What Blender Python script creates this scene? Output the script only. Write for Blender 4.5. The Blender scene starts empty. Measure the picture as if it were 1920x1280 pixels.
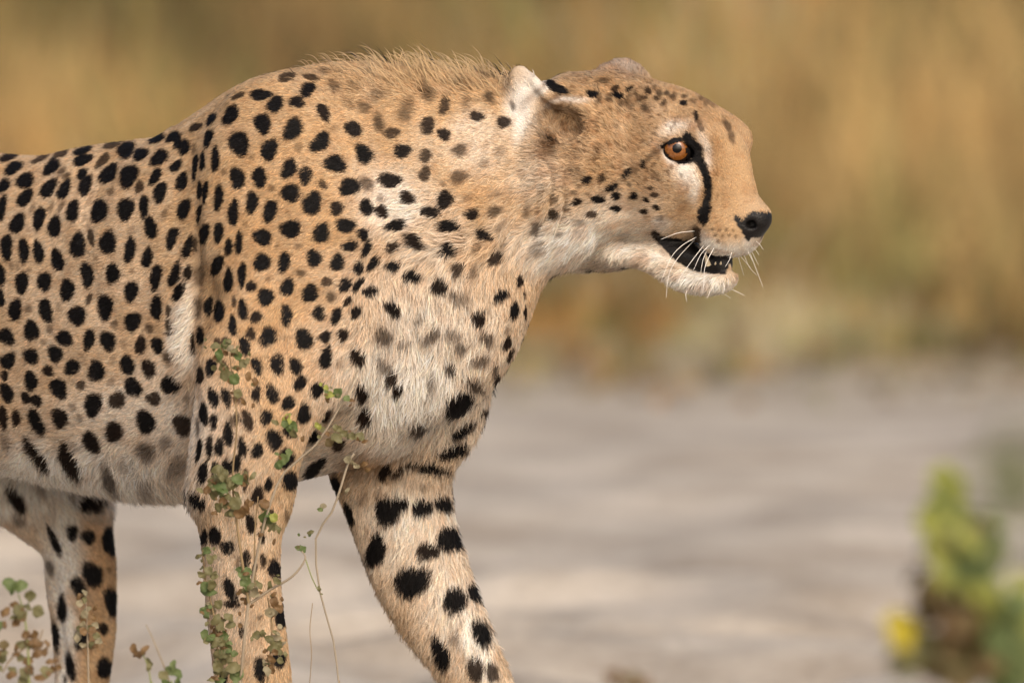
import bpy, math, random
import numpy as np
from mathutils import Vector
from mathutils.bvhtree import BVHTree

# ------------------------------------------------------------------ camera, light, exposure
SC = bpy.context.scene
COL = SC.collection
R = math.radians
PXM = 2000.0                      # photo pixels per metre at the animal's plane (Y = 0)
CAM = Vector((0.0, -15.0, 1.5))
AIM = Vector((0.0, 0.0, 0.53))
cd = bpy.data.cameras.new('camera'); cam = bpy.data.objects.new('camera', cd); COL.objects.link(cam)
cam.location = CAM
fwd = (AIM - CAM).normalized()
cam.rotation_euler = fwd.to_track_quat('-Z', 'Y').to_euler()
cd.sensor_width = 36.0
cd.lens = 36.0 / (1920 / PXM) * (AIM - CAM).length
cd.clip_start = 0.5; cd.clip_end = 3000
cd.dof.use_dof = True
cd.dof.focus_distance = (AIM - CAM).length - 0.09
cd.dof.aperture_fstop = 6.0
cd.dof.aperture_blades = 0
SC.camera = cam
RT = fwd.cross(Vector((0, 0, 1))).normalized()
UPV = RT.cross(fwd).normalized()

SUN_EL, SUN_AZ = R(34), R(70)      # azimuth measured from +X towards the viewer's side (-Y)
w = bpy.data.worlds.new('World'); SC.world = w; w.use_nodes = True
nt = w.node_tree; nt.nodes.clear()
sky = nt.nodes.new('ShaderNodeTexSky'); sky.sky_type = 'NISHITA'; sky.sun_disc = False
sky.sun_elevation = SUN_EL; sky.sun_rotation = R(90) + SUN_AZ
sky.air_density = 0.8; sky.dust_density = 5.0; sky.ozone_density = 0.0
bg = nt.nodes.new('ShaderNodeBackground'); bg.inputs['Strength'].default_value = 0.15
wo = nt.nodes.new('ShaderNodeOutputWorld')
nt.links.new(sky.outputs[0], bg.inputs[0]); nt.links.new(bg.outputs[0], wo.inputs[0])
sd = bpy.data.lights.new('sun', 'SUN'); sun = bpy.data.objects.new('sun', sd); COL.objects.link(sun)
sd.energy = 0.85; sd.angle = R(35); sd.color = (1.0, 0.935, 0.84)
sdir = Vector((math.cos(SUN_EL) * math.cos(SUN_AZ), -math.cos(SUN_EL) * math.sin(SUN_AZ), math.sin(SUN_EL)))
sun.rotation_euler = (-sdir).to_track_quat('-Z', 'Y').to_euler()
sun.location = (3, -6, 8)
vs = SC.view_settings
vs.view_transform = 'Standard'; vs.look = 'None'; vs.gamma = 1.0; vs.exposure = 0.37
vs.use_curve_mapping = False
SC.display_settings.display_device = 'sRGB'
SC.render.engine = 'CYCLES'
cy = SC.cycles
cy.use_denoising = True
cy.max_bounces = 6; cy.diffuse_bounces = 3; cy.glossy_bounces = 2; cy.transmission_bounces = 3; cy.transparent_max_bounces = 8
cy.caustics_reflective = False; cy.caustics_refractive = False
cy.sample_clamp_indirect = 4.0
try:
    SC.cycles_curves.shape = 'RIBBONS'
except Exception:
    pass
SC.render.hair_type = 'STRIP'

def P(px, py, d=0.0):
    """world point on the plane Y = d seen at photo pixel (px, py)"""
    v = fwd * (AIM - CAM).length + RT * ((px - 960) / PXM) + UPV * ((640 - py) / PXM)
    return CAM + v * ((d - CAM.y) / v.y)

def px_of(a):
    """photo pixels of an (n,3) array of world points"""
    a = np.asarray(a, dtype=np.float64) - np.array(CAM)
    z = a @ np.array(fwd); L = (AIM - CAM).length
    return np.stack([960 + a @ np.array(RT) / z * L * PXM, 640 - a @ np.array(UPV) / z * L * PXM], -1)

def tag(o, label=None, cat=None, group=None, kind=None):
    for k, v in (('label', label), ('category', cat), ('group', group), ('kind', kind)):
        if v: o[k] = v
    return o

def mesh_obj(name, verts, faces, mat=None, parent=None, smooth=True):
    me = bpy.data.meshes.new(name)
    me.from_pydata([tuple(v) for v in verts], [], [tuple(f) for f in faces]); me.update()
    if smooth: me.shade_smooth()
    o = bpy.data.objects.new(name, me); COL.objects.link(o)
    if mat: me.materials.append(mat)
    if parent: o.parent = parent; o.matrix_parent_inverse = parent.matrix_world.inverted()
    return o

def empty(name, loc):
    o = bpy.data.objects.new(name, None); COL.objects.link(o); o.location = loc
    o.empty_display_size = 0.05
    bpy.context.view_layer.update()
    return o

def material(name, rough=0.8, color=(0.5, 0.5, 0.5), spec=0.3):
    m = bpy.data.materials.new(name); m.use_nodes = True
    b = m.node_tree.nodes['Principled BSDF']
    b.inputs['Base Color'].default_value = (*color, 1); b.inputs['Roughness'].default_value = rough
    b.inputs['Specular IOR Level'].default_value = spec
    return m, m.node_tree, b
# ------------------------------------------------------------------ the cheetah: one continuous skin from a distance field
def catmull(tab, n):
    tab = np.asarray(tab, float); k = len(tab)
    ext = np.vstack([2 * tab[0] - tab[1], tab, 2 * tab[-1] - tab[-2]])
    out = []
    for i in range(k - 1):
        p0, p1, p2, p3 = ext[i:i + 4]
        for t in np.linspace(0, 1, n, endpoint=False):
            out.append(0.5 * (2 * p1 + (p2 - p0) * t + (2 * p0 - 5 * p1 + 4 * p2 - p3) * t * t + (3 * p1 - p0 - 3 * p2 + p3) * t ** 3))
    out.append(tab[-1])
    return np.array(out)

def axis_grid(lo, hi, coarse, fine):
    x = [lo]
    while x[-1] < hi:
        c = coarse
        for a, b, s in fine:
            if a - 0.012 <= x[-1] < b: c = min(c, s)
        x.append(x[-1] + c)
    return np.array(x)

PHI = R(36); CH, SH = math.cos(PHI), math.sin(PHI)
X0H, YH = 1430.0, -0.075
def Hpx(f, s): return X0H + f * CH - s * SH, YH - (f * SH + s * CH) / PXM
def H(f, y, s=0.0):
    x, d = Hpx(f, s)
    return np.array(P(x, y, d))
HF = np.array((CH, -SH, 0.0)); HS = np.array((-SH, -CH, 0.0)); HU = np.array((0, 0, 1.0))

gx = axis_grid(-1.28, 0.27, 0.0062, [(-0.02, 0.26, 0.0023)])
gy = axis_grid(-0.25, 0.46, 0.0062, [(-0.15, 0.10, 0.0026)])
gz = axis_grid(-0.015, 0.90, 0.0062, [(0.545, 0.82, 0.0023)])
field = np.full((len(gx), len(gy), len(gz)), 0.25, np.float32)

def window(lo, hi, pad):
    return tuple(slice(max(0, np.searchsorted(g, l - pad) - 1), min(len(g), np.searchsorted(g, h + pad) + 1))
                 for g, l, h in zip((gx, gy, gz), lo, hi))
def coords(sl):
    return (gx[sl[0]][:, None, None].astype(np.float32), gy[sl[1]][None, :, None].astype(np.float32), gz[sl[2]][None, None, :].astype(np.float32))
def smin(a, b, k):
    h = np.maximum(k - np.abs(a - b), 0.0) / k
    return np.minimum(a, b) - h * h * k * 0.25
def blend(sl, d, k, cut):
    f = field[sl]
    if cut: field[sl] = -smin(-f, d, k)
    else: field[sl] = smin(f, d, k)

def chain_dist(sl, C, ru, rs, S=None, p=2.0):
    X, Y, Z = coords(sl)
    best = None
    n = len(C)
    for i in range(n - 1):
        a, b = C[i], C[i + 1]; T = b - a; L = np.linalg.norm(T)
        if L < 1e-6: continue
        T = T / L
        sv = np.array((0, 1.0, 0)) if S is None else np.array(S, float)
        sv = sv - T * (sv @ T); sv /= np.linalg.norm(sv); uv = np.cross(sv, T)
        dx, dy, dz = X - a[0], Y - a[1], Z - a[2]
        t = dx * T[0] + dy * T[1] + dz * T[2]
        tc = np.clip(t, 0, L); ex = t - tc; q = tc / L
        u = dx * uv[0] + dy * uv[1] + dz * uv[2]
        s = dx * sv[0] + dy * sv[1] + dz * sv[2]
        RU = ru[i] + (ru[i + 1] - ru[i]) * q; RS = rs[i] + (rs[i + 1] - rs[i]) * q
        RE = np.minimum(RU, RS)
        k0 = np.sqrt((u / RU) ** 2 + (s / RS) ** 2 + (ex / RE) ** 2) + 1e-6
        k1 = np.sqrt((u / RU ** 2) ** 2 + (s / RS ** 2) ** 2 + (ex / RE ** 2) ** 2) + 1e-6
        d = k0 * (k0 - 1) / k1
        if p != 2.0:
            kp = (np.abs(u / RU) ** p + np.abs(s / RS) ** p + np.abs(ex / RE) ** p) ** (1 / p) + 1e-6
            d = d + (kp - k0) * np.minimum(RU, RS)
        best = d if best is None else np.minimum(best, d)
    return best

def chain(tab, k=0.02, cut=False, n=4, head=False, S=None, p=2.0):
    """tab rows: px, py, depth, half height px, half depth px   (head: f, y, s, half height, half width)"""
    tab = catmull(tab, n)
    if head:
        C = np.array([H(a[0], a[1], a[2]) for a in tab]); S = HS
    else:
        C = np.array([P(a[0], a[1], a[2]) for a in tab])
    ru, rs = np.maximum(tab[:, 3], 2) / PXM, np.maximum(tab[:, 4], 2) / PXM
    r = np.maximum(ru, rs)[:, None]
    sl = window((C - r).min(0), (C + r).max(0), k + 0.012)
    blend(sl, chain_dist(sl, C, ru, rs, S, p), k, cut)

def ellipsoid(c, axes, rad, k=0.01, cut=False):
    rad = np.array(rad) / PXM; m = rad.max()
    sl = window(c - m, c + m, k + 0.01)
    X, Y, Z = coords(sl); dx, dy, dz = X - c[0], Y - c[1], Z - c[2]
    k0 = k1 = 0
    for a, r in zip(axes, rad):
        a = np.array(a, float); a = a / np.linalg.norm(a)
        v = dx * a[0] + dy * a[1] + dz * a[2]
        k0 = k0 + (v / r) ** 2; k1 = k1 + (v / r ** 2) ** 2
    k0 = np.sqrt(k0) + 1e-6; k1 = np.sqrt(k1) + 1e-6
    blend(sl, k0 * (k0 - 1) / k1, k, cut)
HEAD_AXES = (HF, HU, HS)
def head_ball(f, y, s, rf, ru, rs, k=0.008, cut=False, both=True, tilt=0.0):
    for sg in ((1, -1) if both and s else (1,)):
        F = HF * math.cos(R(tilt)) + HU * math.sin(R(tilt)); U = -HF * math.sin(R(tilt)) + HU * math.cos(R(tilt))
        ellipsoid(H(f, y, s * sg), (F, U, HS), (rf, ru, rs), k, cut)

def tb(px, top, bot, d, hw): return (px, (top + bot) / 2, d, (bot - top) / 2, hw)
# trunk
chain([tb(-440, 420, 640, .335, 80), tb(-340, 340, 780, .30, 160), tb(-200, 296, 840, .255, 185), tb(-60, 284, 862, .21, 192),
       tb(40, 290, 880, .175, 196), tb(120, 288, 897, .148, 202), tb(210, 270, 912, .118, 210), tb(310, 258, 922, .088, 216), tb(400, 244, 925, .06, 216),
       tb(500, 192, 905, .035, 205), tb(600, 156, 875, .01, 190), tb(700, 190, 840, -.01, 172), tb(800, 290, 800, -.025, 145), tb(880, 390, 745, -.03, 105), tb(912, 470, 700, -.03, 62)], 0.02, p=2.7)
# neck
chain([(560, 350, .01, 200, 165), (650, 332, 0, 203, 150), (740, 322, -.01, 194, 138), (830, 318, -.015, 184, 128), (920, 318, -.02, 176, 120),
       (1000, 322, -.025, 168, 114), (1060, 324, -.035, 165, 110), (1105, 350, -.035, 122, 84)], 0.045)
# breast
chain([(800, 520, -.035, 130, 120), (870, 570, -.04, 100, 92), (914, 590, -.04, 62, 55)], 0.03)
# shoulder blades and upper arms
def shoulder(dx, dy, d0, sg, k):
    chain([(505 + dx, 205 + dy, d0 + sg * .045, 70, 44), (520 + dx, 300 + dy, d0 + sg * .062, 125, 56), (540 + dx, 420 + dy, d0 + sg * .075, 150, 64), (560 + dx, 530 + dy, d0 + sg * .084, 140, 66), (545 + dx, 640 + dy, d0 + sg * .09, 130, 66)], k)
    chain([(560 + dx, 250 + dy, d0 + sg * .070, 40, 26), (640 + dx, 500 + dy, d0 + sg * .098, 50, 34), (655 + dx, 585 + dy, d0 + sg * .100, 52, 36), (600 + dx, 680 + dy, d0 + sg * .1, 60, 36)], 0.04)
shoulder(0, 0, 0.0, -1, .035)
shoulder(150, 30, 0.02, 1, .035)
# near fore leg
chain([(600, 545, -.096, 80, 58), (560, 610, -.100, 120, 64), (508, 690, -.108, 132, 66), (474, 780, -.114, 110, 64), (458, 870, -.116, 101, 62), (455, 940, -.115, 92, 58), (452, 1000, -.113, 75, 54),
       (455, 1100, -.111, 70, 50), (466, 1200, -.109, 70, 48), (476, 1280, -.107, 69, 48), (486, 1370, -.106, 60, 46), (494, 1450, -.106, 52, 44), (505, 1560, -.106, 47, 44), (525, 1640, -.106, 50, 54)], 0.022)
chain([(505, 1655, -.107, 36, 66), (560, 1662, -.107, 40, 80), (610, 1675, -.107, 32, 74), (640, 1685, -.107, 22, 60)], 0.012)
# far fore leg
chain([(800, 560, .04, 120, 80), (835, 680, .05, 85, 60), (815, 770, .06, 85, 55), (770, 860, .07, 70, 50)], 0.03)
chain([(745, 560, .09, 90, 58), (720, 690, .085, 120, 62), (705, 790, .082, 105, 60), (725, 860, .08, 112, 60), (742, 930, .078, 100, 56), (760, 1000, .076, 91, 52), (786, 1070, .074, 86, 50),
       (820, 1140, .073, 76, 47), (864, 1215, .072, 62, 44), (905, 1290, .072, 55, 42), (950, 1380, .072, 50, 42), (985, 1460, .072, 46, 42), (1020, 1550, .072, 44, 42), (1055, 1630, .072, 46, 50)], 0.014)
chain([(1040, 1640, .072, 34, 60), (1090, 1645, .072, 38, 76), (1140, 1655, .072, 30, 70), (1170, 1664, .072, 20, 56)], 0.012)
# far hind leg (stepping forward) and near hind leg (behind the frame)
chain([(-240, 620, .36, 190, 90), (-110, 740, .35, 170, 84), (10, 838, .335, 128, 76), (90, 930, .325, 98, 64), (140, 1005, .32, 72, 54), (152, 1090, .318, 67, 46), (157, 1190, .316, 60, 40),
       (152, 1280, .315, 50, 36), (120, 1370, .315, 42, 34), (85, 1440, .315, 42, 34), (95, 1530, .315, 36, 34), (125, 1600, .315, 36, 40), (145, 1635, .315, 36, 46)], 0.014)
chain([(150, 1625, .315, 32, 60), (200, 1632, .315, 36, 74), (245, 1644, .315, 28, 66), (275, 1652, .315, 20, 54)], 0.012)
chain([(-290, 560, .20, 200, 90), (-310, 720, .185, 185, 88), (-290, 860, .175, 140, 80), (-300, 960, .17, 92, 64), (-350, 1080, .168, 68, 48),
       (-410, 1210, .166, 52, 40), (-450, 1310, .166, 46, 36), (-440, 1420, .166, 38, 35), (-420, 1540, .166, 36, 36), (-400, 1620, .166, 38, 44)], 0.014)
chain([(-400, 1640, .166, 34, 60), (-350, 1648, .166, 38, 74), (-305, 1660, .166, 30, 66), (-275, 1670, .166, 20, 54)], 0.012)
# tail
chain([(-410, 440, .335, 60, 60), (-520, 560, .36, 46, 46), (-600, 760, .37, 38, 38), (-680, 980, .37, 34, 34), (-790, 1160, .36, 32, 32), (-930, 1250, .34, 30, 30), (-1060, 1240, .33, 26, 26)], 0.02)

# ---- head in its own frame: f forward of the nose tip (px), y photo row, s sideways
def hs(f, top, bot, w): return (f, (top + bot) / 2, 0, (bot - top) / 2, w)
chain([hs(-18, 378, 438, 30), hs(-44, 356, 458, 42), hs(-72, 326, 470, 44), hs(-102, 280, 471, 48), hs(-128, 238, 467, 62), hs(-150, 208, 462, 82), hs(-178, 186, 458, 98), hs(-225, 161, 452, 120),
       hs(-290, 148, 462, 122), hs(-350, 146, 470, 118), hs(-410, 150, 478, 114)], 0.006, head=True)
chain([(-360, 325, 0, 160, 100), (-420, 325, 10, 160, 105)], 0.04, head=True)
head_ball(-235, 335, 80, 110, 90, 42, .035)          # cheeks
head_ball(-108, 248, 52, 40, 22, 24, .02, tilt=-25)  # brows
head_ball(-76, 437, 26, 44, 40, 36, .018)          # whisker pads
head_ball(-152, 330, 68, 52, 40, 24, .016)         # cheek bone under the eye
# lower jaw
chain([hs(-78, 508, 530, 22), hs(-95, 508, 543, 36), hs(-130, 506, 547, 46), hs(-170, 490, 540, 58), hs(-215, 458, 516, 76), hs(-270, 425, 498, 92), hs(-340, 400, 494, 96)], 0.010, head=True)
# inside of the mouth
chain([hs(-92, 478, 512, 22), hs(-130, 470, 508, 34), hs(-180, 450, 496, 46), hs(-230, 430, 470, 60)], 0.004, head=True)
# nose pad and nostrils
head_ball(-20, 412, 0, 26, 24, 32, .008)
head_ball(-10, 420, 21, 9, 8, 12, .004, cut=True)
# eye openings
head_ball(-130, 286, 88, 28, 17, 40, .004, cut=True, tilt=-14)
# near ear
chain([(1058, 256, -.03, 60, 46), (1022, 226, -.044, 46, 36), (994, 186, -.054, 39, 26), (978, 152, -.056, 27, 16), (972, 132, -.056, 15, 9)], 0.010, S=(0.15, 1, 0))
chain([(1066, 244, -.072, 38, 36), (1038, 220, -.077, 36, 36), (1009, 184, -.078, 21, 24), (988, 154, -.074, 10, 11)], 0.005, cut=True, S=(0.15, 1, 0))
chain([(1000, 150, -.064, 8, 8), (1034, 186, -.068, 9, 9), (1074, 198, -.054, 10, 10), (1108, 202, -.028, 9, 9)], 0.005)
# far ear
chain([(1150, 215, .062, 70, 40), (1164, 170, .072, 66, 30), (1167, 142, .077, 52, 22), (1167, 122, .079, 26, 12)], 0.008, S=(-.3, 1, 0))

# ---- polygonise (surface nets on the stretched grid)
def surface_nets(F):
    ins = F < 0
    nx, ny, nz = F.shape
    cell = np.zeros((nx - 1, ny - 1, nz - 1), np.int8)
    for i in (0, 1):
        for j in (0, 1):
            for k in (0, 1):
                cell += ins[i:nx - 1 + i, j:ny - 1 + j, k:nz - 1 + k]
    act = (cell > 0) & (cell < 8)
    ci, cj, ck = np.nonzero(act)
    idx = np.full(act.shape, -1, np.int32); idx[ci, cj, ck] = np.arange(len(ci))
    acc = np.zeros((len(ci), 3)); cnt = np.zeros(len(ci))
    corner = [(i, j, k) for i in (0, 1) for j in (0, 1) for k in (0, 1)]
    G = (gx, gy, gz)
    for a in corner:
        for ax in range(3):
            if a[ax]: continue
            b = list(a); b[ax] = 1
            fa = F[ci + a[0], cj + a[1], ck + a[2]]; fb = F[ci + b[0], cj + b[1], ck + b[2]]
            m = (fa < 0) != (fb < 0)
            t = np.where(m, fa / np.where(fa - fb == 0, 1, fa - fb), 0)
            pa = np.stack([gx[ci + a[0]], gy[cj + a[1]], gz[ck + a[2]]], -1)
            pb = np.stack([gx[ci + b[0]], gy[cj + b[1]], gz[ck + b[2]]], -1)
            acc += (pa + (pb - pa) * t[:, None]) * m[:, None]; cnt += m
    V = acc / cnt[:, None]
    quads = []
    for ax in range(3):
        o1, o2 = [(1, 2), (2, 0), (0, 1)][ax]
        sa = [slice(None)] * 3; sb = [slice(None)] * 3
        sa[ax] = slice(0, -1); sb[ax] = slice(1, None)
        A, B = ins[tuple(sa)], ins[tuple(sb)]
        e = np.argwhere(A != B)
        e = e[(e[:, o1] > 0) & (e[:, o2] > 0) & (e[:, o1] < F.shape[o1] - 1) & (e[:, o2] < F.shape[o2] - 1)]
        def at(d1, d2):
            q = e.copy(); q[:, o1] -= d1; q[:, o2] -= d2
            return idx[q[:, 0], q[:, 1], q[:, 2]]
        q = np.stack([at(1, 1), at(0, 1), at(0, 0), at(1, 0)], -1)
        flip = ~A[e[:, 0], e[:, 1], e[:, 2]]
        q[flip] = q[flip][:, ::-1]
        quads.append(q)
    return V, np.vstack(quads)

BV, BQ = surface_nets(field)
# relax a little to hide the grid
def smooth_mesh(V, Q, it, lam=0.5):
    n = len(V)
    e = np.vstack([Q[:, [0, 1]], Q[:, [1, 2]], Q[:, [2, 3]], Q[:, [3, 0]]])
    e = np.vstack([e, e[:, ::-1]])
    deg = np.bincount(e[:, 0], minlength=n)[:, None]
    for _ in range(it):
        for l in (lam, -lam * 1.04):
            s = np.stack([np.bincount(e[:, 0], V[e[:, 1], c], n) for c in range(3)], -1)
            V = V + (s / deg - V) * l
    return V
BV = smooth_mesh(BV, BQ, 6)
def normals(V, Q):
    fn = np.cross(V[Q[:, 2]] - V[Q[:, 0]], V[Q[:, 3]] - V[Q[:, 1]])
    N = np.zeros_like(V)
    for c in range(4):
        for k in range(3): N[:, k] += np.bincount(Q[:, c], fn[:, k], len(V))
    return N / (np.linalg.norm(N, axis=1, keepdims=True) + 1e-12)
BN = normals(BV, BQ)

# ---- skin folds and muscle lines pressed into the visible side (photo pixels; width, depth px)
FOLDS = [([(375, 330), (370, 430), (372, 550), (362, 640), (370, 760), (366, 890)], 9, 7), ([(708, 420), (692, 500), (668, 580), (645, 680), (632, 770)], 11, 6), ([(1030, 296), (1044, 345), (1036, 395), (1008, 440), (985, 470)], 6, 7),
         ([(1058, 330), (1066, 390), (1040, 450)], 6, 5), ([(985, 400), (960, 430), (930, 480)], 7, 5), ([(1012, 412), (985, 450), (950, 492)], 6, 5), ([(935, 395), (905, 430), (885, 475)], 8, 4), ([(870, 410), (850, 470), (840, 540)], 9, 4),
         ([(600, 175), (650, 262), (690, 335)], 14, 4), ([(780, 600), (800, 700), (790, 780)], 13, 5), ([(850, 640), (852, 720)], 12, 4), ([(402, 900), (432, 1000), (440, 1150)], 10, 3), ([(838, 1010), (858, 1090), (884, 1180), (902, 1275)], 9, 4),
         ([(100, 1050), (108, 1150), (124, 1285)], 8, 9), ([(640, 880), (700, 905), (770, 880)], 10, 4), ([(1205, 470), (1150, 440), (1090, 430)], 14, 3), ([(560, 900), (520, 850), (500, 780)], 14, 3), ([(120, 300), (160, 500), (150, 700)], 30, -4), ([(240, 300), (270, 520), (250, 720)], 26, 4)]
def press(V, N):
    Qv = np.stack([960 + V[:, 0] * 0, V[:, 0] * 0], -1)
    Qv = px_of(V); fr = np.clip((N @ -np.array(fwd)) * 2.5, 0, 1)
    off = np.zeros(len(V))
    for pts, wd, dp in FOLDS:
        best = np.full(len(V), 1e9); par = np.zeros(len(V)); ns = len(pts) - 1
        for i_, ((ax, ay), (bx, by)) in enumerate(zip(pts, pts[1:])):
            ex, ey = bx - ax, by - ay; t = np.clip(((Qv[:, 0] - ax) * ex + (Qv[:, 1] - ay) * ey) / (ex * ex + ey * ey), 0, 1)
            dd = np.hypot(Qv[:, 0] - ax - ex * t, Qv[:, 1] - ay - ey * t); m_ = dd < best
            best = np.where(m_, dd, best); par = np.where(m_, (i_ + t) / ns, par)
        off += dp * np.clip(np.sin(math.pi * par) * 1.3, 0, 1) * (np.exp(-(best / wd) ** 2) - .45 * np.exp(-((best - 2.1 * wd) / wd) ** 2))
    return V - N * (off * fr / PXM)[:, None]
BV = press(BV, BN); BN = normals(BV, BQ)
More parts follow.
